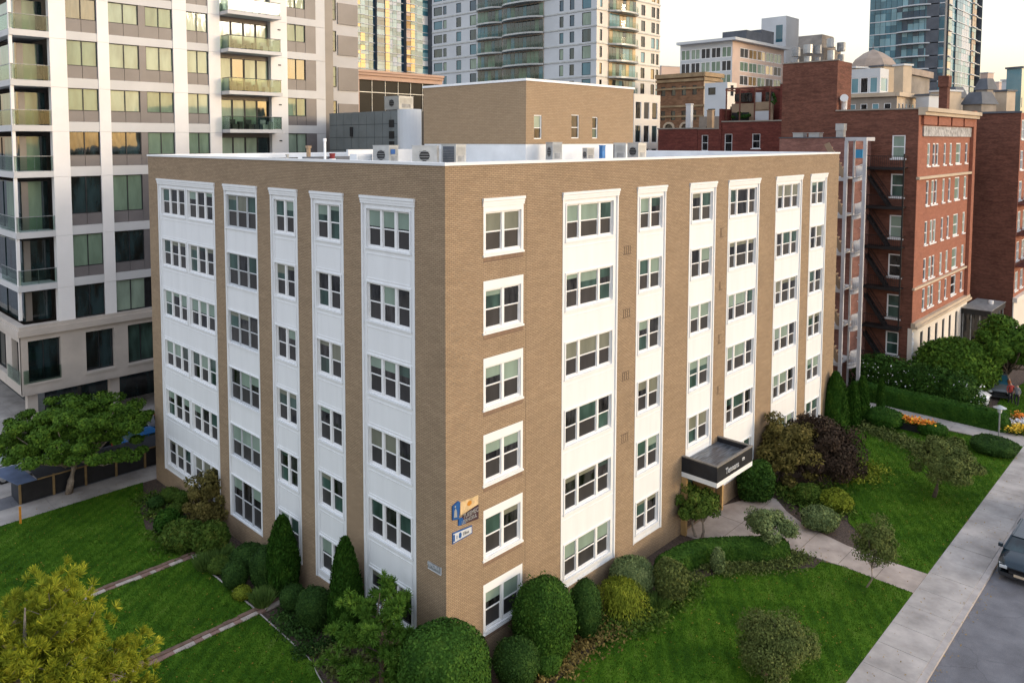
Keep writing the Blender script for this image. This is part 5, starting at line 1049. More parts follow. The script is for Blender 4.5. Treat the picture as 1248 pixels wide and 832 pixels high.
tower('glazed_penthouse_building', 112, 21.0, 4, 6.0, 0, 32.2, 'glass-fronted top storey between the gable and the domed roof', 'building', LTGREY, 3.4, [(.5, 3, 2.2, .6)], [(.3+1.4*k, 1.15, 2.4, .4) for k in range(4)], WHITE, [G_TWR2, G_DARK, G_CURT2], zstart=28.0, bar=.08)
DM = empty('domed_building', (134, 30, 0), 'old stone building with faceted pale dome and small spike on the skyline', 'domed building')
m = MB().box(-6.5, 8, -8, 5, 0, 32.3); m.build('walls', GREYST, DM); m = MB().box(-7, 8.5, -8.5, 5.5, 32.301, 33.4); m.build('attic', plain('weathered_lead', (.34, .27, .22), .7, .15, .5), DM)
m = MB(); k = 8; rings = [(4.4, 33.4), (4.1, 34.3), (3.2, 35.6), (1.7, 36.7), (.15, 37.4)]; n0 = len(m.v)
for r, z in rings: m.v += [(math.cos(2*math.pi*i/k)*r-1, math.sin(2*math.pi*i/k)*r-1, z) for i in range(k)]
for j in range(4):
    for i in range(k): m.f.append((n0+j*k+i, n0+j*k+(i+1) % k, n0+(j+1)*k+(i+1) % k, n0+(j+1)*k+i)); m.m.append(0)
m.build('dome', MATS['weathered_lead'], DM); MB().tube([(-1, -1, 37.3), (-1, -1, 38.6)], [.12, .03], 6).build('spike', SLATE, DM)
for k, (px0, px1, ptop, D, m, lb, nm, cat) in enumerate([
  (1038, 1072, 84, 135, GREYST, 'flat grey attic storey under the dome toward the gable', 'attic_building', 'building'), (1072, 1096, 82, 132, CREAM, 'sunlit yellow stone block beside the dome', 'yellow_stone_block', 'building'), (1096, 1112, 81, 128, CREAM, 'sunlit small yellow turret nearest the glass skyscraper foot', 'yellow_turret', 'turret'),
  (1128, 1150, 117, 120, LTGREY, 'pale grey rooftop house at the foot of the glass skyscraper', 'rooftop_house', 'house'), (1150, 1178, 112, 125, CREAM, 'cream rooftop house with dark flat roof before the skyline', 'rooftop_house', 'house'), (1160, 1182, 106, 150, SLATE, 'dark slate mansard with one gold-lit window', 'slate_mansard_house', 'house'),
  (1192, 1222, 112, 125, SLATE, 'grey mansard-roofed house just past the red chimney', 'slate_mansard_house', 'house'), (1198, 1216, 96, 165, SLATE, 'rounded slate roof of a taller house on the skyline', 'rounded_roof_house', 'house'), (1198, 1210, 90, 240, PINKST, 'tiny pink block on the skyline past the skyscraper', 'pink_block', 'building'),
  (1222, 1240, 112, 128, CREAM, 'cream house with arched dormer near the frame edge', 'dormer_house', 'house'), (1224, 1235, 99, 150, LTGREY, 'pale square lift shaft on a roof near the blue glass block', 'lift_shaft', 'lift shaft'), (1239, 1262, 84, 130, G_TWR2, 'blue glass office block cut by the frame edge', 'glass_office_block', 'office block'),
  (804, 834, 82, 300, PINKST, 'distant pinkish block in the sky gap past the ornate building', 'distant_pink_block', 'building'), (1180, 1192, 103, 260, GREYST, 'distant grey gable roof on the skyline right of the skyscraper'.replace('right of', 'next to'), 'distant_grey_house', 'house'), (1212, 1226, 101, 320, PINKST, 'most distant low pinkish roofline before the sunset glow', 'distant_pink_house', 'house')]):
    v0 = FW+RT*(px0-PPX)/FPX; v1 = FW+RT*(px1-PPX)/FPX; p0, p1 = CAM+v0*D, CAM+v1*D; z = (CAM+(FW+RT*((px0+px1)/2-PPX)/FPX-UP*(ptop-PPY)/FPX)*D)[2]
    ang = math.atan2(p1[1]-p0[1], p1[0]-p0[0]); w_ = float(np.hypot(*(p1-p0)[:2])); t = empty(nm, (p0[0], p0[1], 0), lb, cat, rz=ang+R_(25))
    w_ *= .95; mb = MB().box(0, w_, 0, w_*.8, 0, z*.93 if 'slate' in nm or 'round' in nm else z); mb.build('walls', m if m is not SLATE else GREYST, t)
    if 'slate' in nm or 'round' in nm:
        mb = MB(); n = 0; a_, b_ = z*.93, z; mb.v += [(-.3, -.3, a_), (w_+.3, -.3, a_), (w_+.3, w_*.8+.3, a_), (-.3, w_*.8+.3, a_), (w_*.15, w_*.12, b_), (w_*.85, w_*.12, b_), (w_*.85, w_*.65, b_), (w_*.15, w_*.65, b_)]
        [mb.f.append(f) or mb.m.append(0) for f in ((0,1,5,4),(1,2,6,5),(2,3,7,6),(3,0,4,7),(4,5,6,7),(3,2,1,0))]; mb.build('roof', SLATE, t)
    else: MB().box(-.2, w_+.2, -.2, w_*.8+.2, z+.001, z+.3).build('roof', SLATE if k % 2 else LTGREY, t)
    g = random.Random(k); nw = max(2, int(w_/2.2))
    for zz in (z*.9-3.2, z*.9-6.0):
        for i in range(nw):
            q = MB().box(w_*(i+.5)/nw-.45, w_*(i+.5)/nw+.45, -.05, -.01, zz, zz+1.6); q.build('window', g.choice([G_DARK, G_TWR2, G_GOLD if k in (4, 5) else G_TWR]), t)
# low city beyond, so that gaps between the blocks end in rooftops
mb = MB(); g = random.Random(77)
for k in range(140):
    a = R_(g.uniform(-5, 96)); D = g.uniform(260, 620); x, y = CAM[0]+math.cos(a)*D, CAM[1]+math.sin(a)*D; s = g.uniform(10, 24); h = g.uniform(9, 21)+D*.004
    mb.mat(g.randrange(4)).box(x, x+s, y, y+s*.8, -.29, h)
mb.build('far_rooftops', [GREYST, TERRA, LTGREY, BR_RED2], kind='stuff', label='low distant city rooftops filling the gaps between nearer buildings', cat='rooftops')
# ================================================================ planting
LG_DARK = leaf('yew_leaves', (.010, .028, .009), (.028, .062, .018), cc=(.055, .10, .032))
LG_BOX = leaf('boxwood_leaves', (.013, .037, .008), (.033, .078, .015), cc=(.062, .115, .027))
LG_ARB = leaf('arborvitae_sprays', (.010, .036, .006), (.026, .068, .012), cc=(.05, .10, .018))
LG_GREY = leaf('grey_green_leaves', (.050, .075, .045), (.12, .155, .09), cc=(.20, .23, .15))
LG_YEL = leaf('yellow_green_leaves', (.055, .075, .010), (.15, .18, .028), cc=(.25, .27, .05))
LG_MIX = leaf('mixed_leaves', (.020, .045, .010), (.060, .095, .022), cc=(.13, .14, .05))
LG_STREET = leaf('street_tree_leaves', (.020, .050, .010), (.060, .115, .020), cc=(.11, .17, .03))
LG_BRN = leaf('bronze_leaves', (.045, .040, .018), (.095, .080, .035), cc=(.16, .13, .07))
LG_PURP = leaf('purple_leaves', (.018, .011, .012), (.036, .024, .026), cc=(.06, .048, .055))
LG_OLV = leaf('olive_leaves', (.040, .055, .022), (.085, .105, .045), cc=(.15, .17, .08))
LG_DKT = leaf('dark_tree_leaves', (.010, .030, .008), (.030, .070, .016), cc=(.055, .11, .028))
LG_PINE = leaf('pine_needles', (.030, .075, .015), (.075, .15, .03), cc=(.14, .22, .055))
LG_PINEY = leaf('yellow_pine_needles', (.085, .11, .012), (.21, .23, .028), cc=(.38, .36, .06))
LG_DRY = leaf('dry_perennials', (.09, .065, .03), (.16, .12, .06), cc=(.24, .19, .11))
def ctr(px, py, rx, ry, ground=True, asp=1.0):
    """centre and radii of a plant whose outline is about 2rx by 2ry pixels round px, py, standing on the ground"""
    rz = 1.0
    for _ in range(12):
        p = G(px, py, rz*.97); D = (p-CAM)@FW; r = rx*D/FPX; v = ry*D/FPX
        dd = p-CAM; el = math.atan2(-dd[2], np.hypot(dd[0], dd[1])); rz = max(.12, math.sqrt(max(.02, v*v-(r*math.sin(el))**2))/math.cos(el))
    return p, r, rz
PLOG = []
def shrub(px, py, rx, ry, mat, label, n=4000, size=.05, name='clipped_shrub', cat='shrub', box=2.0, noise=.05, shoots=0.05, up=False, asp=.6, fuzz=.03, group=None, wall=True):
    if name == 'clipped_shrub': size *= .85; n = int(n*1.4)
    p, r, rz = ctr(px, py, rx, ry)
    if wall: r *= .9; rz *= .93
    for _ in range(3):                                   # a plant that would stand in the wall comes forward along the line of sight
        if not wall: break
        over = (p[0]+r+.08) if (p[1] > 0 and p[0] < 1.5) else (p[1]+r+.08) if 0 < p[0] < WR else 0
        if over <= 0: break
        d = p-CAM; ax = 0 if (p[1] > 0 and p[0] < 1.5) else 1; k = over/d[ax]; p = p-d*k; grow = p[2]/max(.1, p[2]+d[2]*k); r *= (1-k); rz = min(p[2], rz*1.12); p[2] = rz
    PLOG.append((label[:30], [round(float(t), 2) for t in p], round(float(r), 2), round(float(rz), 2)))
    return clipped(name, p, (r, r, rz), mat, label, cat, n, size, group, box, noise, len(PLOG), fuzz, up, asp, shoots)
S = shrub
# -- bed along the shaded side, from the corner outwards
o = clipped('clipped_shrub', (-1.45, -1.5, 1.95), (1.38, 1.38, 1.95), LG_BOX, 'huge bright green clipped shrub standing right at the building corner', 'shrub', 16000, .055, box=3.2, noise=.03, fuzz=.07)
S(630, 806, 31, 30, LG_DARK, 'dark rounded yew shrub beside the huge bright corner shrub', 7000, .045)
S(663, 722, 38, 43, LG_BOX, 'tall bright green clipped shrub between the corner windows and the first wide bay', 12000, .055, box=2.5, noise=.05, fuzz=.07)
o = clipped('clipped_shrub', (3.6, -1.7, .55), (.7, .7, .55), LG_BOX, 'broad lower green mound in front of the tall corner-side shrub', 'shrub', 9000, .05, box=2.3)
S(713, 742, 22, 34, LG_DARK, 'dark green upright mound tucked behind the tall bright shrub', 7000, .045)
S(771, 679, 29, 21, LG_GREY, 'grey-green rounded shrub under the wide bay sill', 6000, .05, shoots=.3)
S(303, 664, 25, 17, LG_DARK, 'flat oval dark green shrub against the wall beside the blue tub', 5000, .05)
S(325, 690, 22, 25, LG_DARK, 'large round dark green shrub directly before the taller pointed evergreen base', 6000, .045, box=2.3)
S(287, 700, 17, 18, LG_DARK, 'middle-sized round dark shrub nearest the pale edging strip', 4000, .04)
S(268, 688, 17, 11, LG_YEL if False else LG_MIX, 'low olive mound between the grasses and round dark shrubs', 3000, .05)
S(383, 740, 23, 24, LG_DARK, 'round dark green shrub between the two pointed evergreens', 6000, .045, box=2.2)
S(357, 728, 17, 16, LG_DARK, 'smaller dark green shrub half hidden beside the round one under the first evergreen', 3500, .045)
S(295, 722, 12, 9, LG_YEL, 'small yellow-green mound by the pale edging strip', 1500, .05)
for k, (x, y, rx, ry, lb) in enumerate([(207, 603, 13, 9, 'low round shrub at the far end of the bed by the side pavement'), (190, 612, 10, 8, 'smallest low shrub on the lawn side of the far bed end'), (213, 622, 12, 9, 'low dark shrub midway along the far bed end'), (201, 634, 13, 8, 'low spreading shrub just beyond the bronze tree'), (221, 607, 9, 9, 'small round shrub against the wall foot near the far end'), (226, 636, 12, 8, 'low dark shrub tucked under the bronze tree crown edge')]):
    S(x, y, rx, ry, LG_DARK if k % 2 else LG_MIX, lb, 1600, .06)
S(204, 636, 15, 15, LG_ARB, 'bright green loose shrub on the lawn edge below the bronze tree', 2500, .07, shoots=.5, name='loose_shrub')
S(222, 652, 24, 17, LG_MIX, 'wide mixed green shrub mass under the bronze tree', 4500, .08, shoots=.7, name='loose_shrub', noise=.15)
S(258, 655, 22, 20, LG_MIX, 'dark leafy shrub right under the bronze tree trunk', 3500, .08, shoots=.7, name='loose_shrub', noise=.15)
def columnar(px, base_py, top_py, rx, label):
    """a pointed evergreen: tall spindle of upright sprays"""
    b = G(px, base_py, 0); D = (b-CAM)@FW; r = rx*D/FPX
    if b[0] < 1 and b[0]+r > -.05: b[0] = -.05-r
    dz = CAM[2]; h = CAM[2]-((top_py-PPY)/FPX*UP[2]*0+(CAM[2]-0)); v = FW+RT*(px-PPX)/FPX-UP*(top_py-PPY)/FPX; tt = np.hypot(*(b-CAM)[:2])/np.hypot(*v[:2]); h = CAM[2]+v[2]*tt
    g = np.random.default_rng(int(px)); n = 12000; z = g.uniform(.0, 1, n)**.9; a = g.uniform(0, 2*math.pi, n)
    prof = lambda t: np.where(t < .25, .78+.22*np.sin(t/.25*math.pi/2), np.clip(1-(np.clip(t-.25, 0, 1)/.77)**1.9, 0, 1)**.72)
    rr = r*prof(z)*(1+.07*np.sin(5*a+9*z)+.05*np.sin(11*a-14*z))
    P = np.stack([np.cos(a)*rr, np.sin(a)*rr, z*h], 1); Nn = np.stack([np.cos(a), np.sin(a), .3+0*a], 1)
    P += unit(Nn)*g.uniform(-.08, .05, (n, 1)); el = np.stack([np.cos(a)*.35, np.sin(a)*.35, 1+0*a], 1)
    Q = leaves(P, Nn, .075, .4, .5, el); nv, nu = 18, 20; V = []; F = []
    for j in range(nv+1):
        t = j/nv; rad = float(prof(np.array(t)))*r*.93
        for i in range(nu): V.append((math.cos(2*math.pi*i/nu)*rad, math.sin(2*math.pi*i/nu)*rad, max(.0, t*h*.985)))
    for j in range(nv):
        for i in range(nu): F.append((j*nu+i, j*nu+(i+1) % nu, (j+1)*nu+(i+1) % nu, (j+1)*nu+i))
    t = empty('columnar_evergreen', (b[0], b[1], 0), label, 'evergreen tree'); quads_mesh('foliage', Q, LG_ARB, parent=t, body=(np.array(V), F))
    MB().tube([(0, 0, -.05), (0, 0, h*.5)], [.09, .04], 8).build('trunk', BARK, t); PLOG.append((label, b.round(2).tolist(), r, h)); return t
columnar(362, 712, 627, 19, 'tall pointed evergreen against the shaded wall beyond the other one')
columnar(422, 778, 655, 20, 'tall pointed evergreen against the shaded wall closest to the bushy pine')
columnar(1017, 530, 453, 15, 'broad pointed evergreen at the far end of the tan building')
columnar(1039, 520, 466, 8, 'slim dark evergreen at the foot of the white escape stair')
columnar(1050, 514, 458, 8, 'slim dark evergreen just past the white escape stair')
columnar(1073, 500, 462, 4, 'thin dark upright evergreen standing against the tall flowering hedge')
# -- grass clumps
LG_BLADE = leaf('iris_blades', (.045, .085, .03), (.09, .15, .05), cc=(.15, .20, .09))
def grassclump(px, py, w_px, h, label, mat=LG_BLADE, n=900, name='ornamental_grass'):
    b = G(px, py, 0); D = (b-CAM)@FW; r = w_px*D/FPX; g = rng
    if b[0]+r > -.1 and b[1] > 0: b[0] = -.1-r
    if b[1]+r > -.1 and b[0] > 0: b[1] = -.1-r
    a = g.uniform(0, 2*math.pi, n); q = np.sqrt(g.uniform(0, 1, n))*r; P0 = np.stack([np.cos(a)*q, np.sin(a)*q, 0*a], 1)
    d = unit(np.stack([np.cos(a)*.45, np.sin(a)*.45, 1+0*a], 1)+g.normal(0, .15, (n, 3))); L_ = h*g.uniform(.55, 1.1, (n, 1)); s = unit(np.cross(d, g.normal(0, 1, (n, 3))))*.012*(1+h)
    Q = np.stack([P0-s, P0+s, P0+d*L_+s*.3, P0+d*L_-s*.3], 1); o = quads_mesh(name, Q, mat, label=label, cat='grass clump'); o.location = (b[0], b[1], 0); return o
grassclump(252, 692, 10, 0.64, 'upright grass clump at the end of the upper brick edging', n=1500); grassclump(270, 683, 9, 0.72, 'upright pale-tipped grass clump close to the wall by the edging end', n=1500)
grassclump(320, 738, 8, 0.72, 'upright iris leaf clump at the end of the lower brick edging', n=1200); grassclump(342, 722, 7, 0.80, 'tall iris leaf clump in front of the first pointed evergreen', n=1200)
grassclump(802, 738, 12, .5, 'spiky low clump beside the weeping yellow shrub', n=700); grassclump(226, 668, 9, .5, 'loose strappy clump by the upper edging', n=500)
# -- ground cover in the beds
def cover(name, pts, n, size, mat, label, spread=.5, h=.22, cat='ground cover', fl=None, kind='stuff'):
    P = []; g = rng; c = np.array(pts, float)
    for k in range(n):
        i = g.integers(0, len(c)); P.append((c[i][0]+g.normal(0, spread), c[i][1]+g.normal(0, spread), abs(g.normal(0, h*.5))+.03))
    P = np.array(P); k = ~((P[:, 0] > -.05) & (P[:, 1] > -.05)); P = P[k]
    return quads_mesh(name, leaves(P, np.tile((0, 0, 1.), (len(P), 1)), size, .6, .7), mat, label=label, cat=cat, kind=kind)
def walk(*pp): return [G(x, y, 0)[:2] for x, y in pp]
cover('ground_cover', walk((660, 815), (672, 800), (690, 795), (712, 782), (735, 772), (700, 770), (655, 790), (680, 812), (650, 828)), 5000, .07, LG_DRY, 'dry mixed perennials along the lawn edge below the tall shrub', .45, .3)
cover('ground_cover', walk((745, 765), (770, 762), (795, 752), (815, 735), (835, 722), (760, 745), (725, 768)), 6000, .07, LG_MIX, 'mixed green perennials between the weeping shrub and the lawn', .4, .3)
cover('ground_cover', walk((860, 690), (885, 695), (905, 693), (925, 692), (950, 690), (960, 684), (975, 681), (845, 705)), 5000, .06, LG_OLV, 'low grey-green ground cover below the curved hedge', .35, .22)
cover('ground_cover', walk((365, 760), (375, 775), (352, 770), (345, 755), (395, 790), (370, 795), (360, 742)), 3200, .06, LG_DARK, 'low dark plants dotted on mulch before the round shrub', .28, .3)
cover('ground_cover', walk((415, 812), (430, 822), (405, 800), (440, 815), (475, 825)), 2500, .08, LG_OLV, 'low twiggy plants on the mulch under the bushy pine', .35, .35)
cover('ground_cover', walk((975, 612), (990, 606), (1010, 600), (1000, 626), (1018, 622), (960, 600), (935, 590)), 6000, .08, LG_MIX, 'mixed green perennials in the bed beside the entrance path', .5, .35)
cover('ground_cover', walk((1045, 520), (1060, 522), (1075, 530), (1090, 535), (1105, 540), (1120, 548), (1040, 510)), 5000, .08, LG_OLV, 'ruffled grey-green hosta border at the far lawn edge', .5, .3)
cover('ground_cover', walk((1020, 580), (1040, 575), (1060, 572), (1050, 582)), 2500, .08, LG_YEL, 'yellow-green low border at the lawn edge past the purple shrub', .6, .2)
cover('ground_cover', walk((205, 650), (215, 662), (235, 668), (190, 625), (180, 610)), 2500, .08, LG_MIX, 'low weedy plants along the lawn edge under the bronze tree', .5, .2)
# -- weeping and loose shrubs
def weeping(px, py, rx, h, label, mat, n=5200):
    b = G(px, py, 0); D = (b-CAM)@FW; r = rx*D/FPX; b[1] = min(b[1], -.15-r); g = rng; ns = 420; Q = []
    for s in range(ns):
        a = g.uniform(0, 2*math.pi); rr = r*g.uniform(.5, 1.15); k = 22
        for i in range(k):
            t = i/k; x = math.cos(a)*rr*t**.7; y = math.sin(a)*rr*t**.7; z = h*(1-.15*t-.8*t**2.6)+g.normal(0, .03)
            Q.append((x+g.normal(0, .03), y+g.normal(0, .03), max(.06, z)))
    P = np.array(Q); Nn = unit(P*(1, 1, .3)+(0, 0, .5)); o = quads_mesh('weeping_shrub', leaves(P, Nn, .065, .28, .5, np.tile((0, 0, -1.), (len(P), 1))*1.0+Nn*.5), mat, label=label, cat='shrub', body=(lambda B: (np.maximum(B[0], (-9, -9, .02)), B[1]))(ico((0, 0, h*.4), (r*.55, r*.55, h*.38), 2, .1, 3)))
    o.location = (b[0], b[1], 0)
weeping(757, 745, 36, 1.35, 'yellow-green weeping shrub with drooping sprays below the wide bay', LG_YEL)
S(817, 706, 20, 24, LG_OLV, 'dark olive upright shrub between the weeping shrub and the curved hedge', 5000, .06, shoots=.8, name='loose_shrub', noise=.12)
S(875, 684, 7, 14, LG_GREY, 'small pale silvery upright shrub in front of the hedge', 1500, .05, shoots=.5, name='loose_shrub', wall=False)
S(922, 575, 22, 22, LG_DKT, 'dark green leafy shrub just past the entrance canopy', 5000, .09, shoots=.8, name='loose_shrub', noise=.15)
S(1000, 632, 20, 14, LG_GREY, 'low silvery-green shrub at the bend of the path', 4500, .06, shoots=.6, name='loose_shrub', wall=False, noise=.12)
S(1020, 610, 17, 12, LG_YEL, 'low yellow-green shrub on the lawn side of the path bed', 3500, .06, shoots=.6, name='loose_shrub', wall=False, noise=.12)
S(985, 602, 14, 12, LG_MIX, 'small mid-green shrub between purple shrub and path', 3000, .06, shoots=.6, name='loose_shrub', wall=False, noise=.12)
# -- hedges
def hedge(name, pts, w_, h, mat, label, size=.05, dens=420, fuzz=.05, shoots=0.0, cat='hedge', round_=.25, wob=0.0):
    """a clipped hedge swept along ground points"""
    pts = [np.array(p, float) for p in pts]; V = []; F = []; prof = []
    for t in np.linspace(0, 1, 13):
        a = math.pi*t; cx_ = math.cos(a); sy = math.sin(a); k = (abs(cx_)**5+abs(sy)**5)**(-1/5); prof.append((cx_*k*w_/2, sy*k*h))
    for i, p in enumerate(pts):
        d = unit(pts[min(i+1, len(pts)-1)]-pts[max(i-1, 0)]); nrm = np.array((-d[1], d[0])); e = .3 if i in (0, len(pts)-1) else .86 if i in (1, len(pts)-2) else 1
        for x, z in prof: V.append((*(p+nrm*x*e*(1+wob*math.sin(3*i))), z*e*(1+wob*math.sin(2.1*i+1))))
    m = len(prof)
    for i in range(len(pts)-1):
        for j in range(m-1): a = i*m+j; F.append((a, a+1, a+m+1, a+m))
    V = np.array(V); area = sum(np.linalg.norm(b-a) for a, b in zip(pts, pts[1:]))*(w_+2*h)
    P, Nn = skin_points((V, F), int(area*dens)); V = V.copy(); up = Nn*(np.sign(Nn[:, 2:3]+.0001)); c = V.mean(0)
    dirs = []; 
    C0 = np.array(pts); 
    j = np.argmin(((P[:, None, :2]-C0[None])**2).sum(2), 1); out_ = np.concatenate([P[:, :2]-C0[j], P[:, 2:3]*.5], 1); Nn = Nn*np.sign((Nn*out_).sum(1, keepdims=True)+1e-9)
    P = P+Nn*rng.uniform(-.2, 1, (len(P), 1))*fuzz; Q = leaves(P, Nn, size, .6, .4)
    if shoots: k = rng.random(len(P)) < shoots; Q = np.concatenate([Q, leaves(P[k]+Nn[k]*rng.uniform(1, 4, (k.sum(), 1))*fuzz, Nn[k], size*1.1, .6, .9)])
    V2 = V.copy(); n0 = len(V2); F2 = F+[tuple(range(m))[::-1], tuple(range((len(pts)-1)*m, len(pts)*m))]
    return quads_mesh(name, Q, mat, body=(V2, F2), label=label, cat=cat)
def smooth(pts, k=6):
    out_ = []; P = [np.array(p, float) for p in pts]; P = [2*P[0]-P[1]]+P+[2*P[-1]-P[-2]]
    for i in range(1, len(P)-2):
        for s in range(k): t = s/k; out_.append(.5*((2*P[i])+(-P[i-1]+P[i+1])*t+(2*P[i-1]-5*P[i]+4*P[i+1]-P[i+2])*t*t+(-P[i-1]+3*P[i]-3*P[i+1]+P[i+2])*t**3))
    out_.append(P[-2]); return out_
hedge('curved_hedge', smooth([(12.3, -1.55), (13.6, -1.65), (15.2, -2.0), (16.6, -3.0), (17.9, -4.2), (18.9, -4.9)]), 1.0, .95, LG_BOX, 'curved low clipped hedge leading to the entrance path', .055, 520)
hedge('clipped_hedge', smooth([(45.2, 1.8), (45.5, -.5), (45.2, -3.5), (44.9, -6.0), (44.9, -9.4)][::-1] and [(46.9, 2.2), (46.8, -1), (46.7, -4), (46.6, -7.0), (46.6, -9.2)]), 1.3, 1.35, LG_ARB, 'long low clipped hedge across the lawn in front of the flowering hedge', .07, 240)
hedge('flowering_hedge', smooth([(50.5, 2.6), (50.3, -.5), (49.9, -3.2), (49.4, -6.6)]), 2.2, 2.4, LG_DKT, 'tall loose dark hedge flecked with pale flowers before the red building', .10, 170, .12, .5, wob=.06)
P, Nn = [], []
g = rng; n = 150; yy = g.uniform(-7.2, 2.5, n); P = np.stack([49.0+g.normal(0, .25, n)+(yy+2)*.04, yy, g.uniform(.6, 2.5, n)], 1); o = quads_mesh('blossoms', leaves(P, np.tile((-1., -.4, .4), (n, 1)), .06, .8, .5), WHITE); o.parent = bpy.data.objects['flowering_hedge']
S(1078, 509, 21, 11, LG_ARB, 'flat-topped clipped oval shrub at the far lawn edge', 4500, .07, wall=False, box=2.6)
S(1136, 523, 15, 8, LG_ARB, 'smaller clipped oval shrub beside the flower planter', 3000, .07, wall=False, box=2.6)
S(1212, 543, 24, 11, LG_DARK, 'low dark clipped mound near the street pavement and lamp', 4500, .07, wall=False, box=2.6)
S(1012, 523, 10, 9, LG_DARK, 'small round dark shrub at the foot of the broad pointed evergreen', 1800, .06, wall=False)
# -- trees
def T(px, py, crown, mat, label, **kw):
    """tree with its foot at px, py and a crown outline x0, y0, x1, y1 in the photograph"""
    b = G(px, py, 0); x0, y0, x1, y1 = crown; D = (b-CAM)@FW; r = (x1-x0)/2*D/FPX
    v = FW+RT*((x0+x1)/2-PPX)/FPX-UP*((y0+y1)/2-PPY)/FPX; tt = D/(v@FW); c = CAM+v*tt; lean = (float(c[0]-b[0]), float(c[1]-b[1]))
    el = math.atan2(-(c-CAM)[2], np.hypot(*(c-CAM)[:2])); vr = (y1-y0)/2*D/FPX; rz = max(r*.35, math.sqrt(max(.05, vr*vr-(r*math.sin(el))**2))/math.cos(el))
    PLOG.append((label[:30], b.round(2).tolist(), round(float(c[2]), 2), round(float(r), 2), round(float(rz), 2)))
    return tree(kw.pop('name', 'ornamental_tree'), b, float(c[2]), (r, r, rz), mat, label, lean=lean, **kw)
T(84, 601, (-8, 470, 196, 590), LG_STREET, 'large spreading green street tree at the side pavement fence', name='street_tree', n=100000, size=.08, nl=260, lobe=.22, trunk=.20, seed=3, bark=BARKL, fill=.3, low=-.5, flat=.5)
T(255, 640, (219, 566, 291, 652), LG_BRN, 'bronze-leaved small tree against the shaded wall near its far end', name='bronze_tree', n=12000, size=.075, nl=40, lobe=.3, trunk=.07, seed=5)
T(852, 656, (816, 582, 883, 646), LG_MIX, 'small tree with mottled green crown in front of the entrance canopy', n=9000, size=.075, nl=30, lobe=.3, trunk=.07, seed=6, stems=2, bark=BARKL)
T(938, 672, (908, 607, 975, 668), LG_GREY, 'small tree with pale mottled crown at the entrance path edge', n=10500, size=.06, nl=34, lobe=.38, trunk=.06, seed=7, bark=BARKL)
T(1055, 716, (1040, 622, 1096, 702), LG_OLV, 'young slender tree standing alone on the lawn beside the path', n=7500, size=.05, nl=30, lobe=.38, trunk=.035, seed=8, bark=BARKL)
T(945, 826, (895, 735, 1004, 832), LG_OLV, 'bushy grey-green tree on the front lawn nearest the camera side'.replace(' nearest the camera side', ' close to the wide pavement'), n=34000, size=.042, nl=60, lobe=.36, trunk=.05, seed=9, stems=4, low=-.8)
T(1138, 606, (1098, 527, 1198, 594), LG_OLV, 'wide grey-green feathery tree on the far lawn panel', n=26000, size=.06, nl=60, lobe=.36, trunk=.10, seed=10)
T(955, 590, (916, 494, 1000, 598), LG_BRN, 'dark bronze-green shrub tree beside the canopy, before the purple one', n=17000, size=.085, nl=50, lobe=.3, trunk=.06, seed=11, stems=2, name='bronze_tree', low=-.8)
T(1003, 588, (952, 500, 1052, 600), LG_PURP, 'purple-leaved spreading tree before the last window strips', n=22000, size=.085, nl=60, lobe=.3, trunk=.07, seed=12, stems=3, name='purple_leaved_tree', low=-.8)
S(1168, 447, 40, 29, LG_STREET, 'large round dense green tree in front of the white stone base', 16000, .12, name='round_tree', cat='tree', box=2.2, noise=.08, shoots=.4, wall=False, fuzz=.12)
T(1226, 478, (1188, 378, 1270, 470), LG_STREET, 'big round dense street tree at the frame edge beside the entrance pavilion', name='street_tree', n=26000, size=.14, nl=60, lobe=.3, trunk=.2, seed=14)
# -- pines: tufts of needles along upswept limbs
def pine(base, h, r, mat, label, ntuft=700, nl=18, need=.16, seed=2, trunk=.14, zlow=.35, per=26, bark=BARK, ball=.55, wid=.045):
    t = empty('bushy_pine', (base[0], base[1], 0), label, 'pine tree'); g = np.random.default_rng(seed); mb = MB(); mb.tube([(0, 0, -.1), (.1, 0, h*.4), (-.05, .1, h*.75), (0, 0, h*.97)], [trunk, trunk*.7, trunk*.4, trunk*.1], 8); TP, TD = [], []
    for k in range(nl):
        z = h*(zlow+(.97-zlow)*(k/nl)); a = k*2.4+g.uniform(-.3, .3); L_ = r*(1-.72*((z/h-zlow)/(1-zlow))**1.4)*g.uniform(.8, 1.15); s = np.array((0, 0, z*.86)); e = np.array((math.cos(a)*L_, math.sin(a)*L_, z+L_*.22))
        mb.tube([s, s*.45+e*.55+(0, 0, -.06*L_), e], [trunk*.35, trunk*.2, trunk*.06], 5)
        m = int(ntuft/nl)
        for q in range(m):
            f = g.uniform(.35, 1.08); c = s+(e-s)*f; off = g.normal(0, .12*r*(.6+.6*f)/1.6, 3)*(1, 1, .75); p = c+off; TP.append(p); TD.append(unit(np.array((math.cos(a), math.sin(a), .9))+g.normal(0, .45, 3)))
            if q % 5 == 0: mb.tube([c-(e-s)*.12, p], [trunk*.07, trunk*.03], 4)
    TP = np.array(TP); TD = np.array(TD); n = len(TP)*per; P0 = np.repeat(TP, per, 0); d = unit(np.repeat(TD, per, 0)+g.normal(0, ball, (n, 3))); s = unit(np.cross(d, g.normal(0, 1, (n, 3))))*need*wid; Ln = need*g.uniform(.7, 1.2, (n, 1)); P0 = P0+d*need*.1
    Q = np.stack([P0-s, P0+s, P0+d*Ln+s*.6, P0+d*Ln-s*.6], 1); quads_mesh('crown', Q, mat, parent=t); mb.build('trunk', bark, t, smooth=True); return t
pine((-1.75, 1.75), 4.1, 1.95, LG_PINE, 'bushy bright green pine beside the corner shrub, before the shaded wall', 340, 17, .22, 2, .10, .2, 80, ball=1.3, wid=.07)
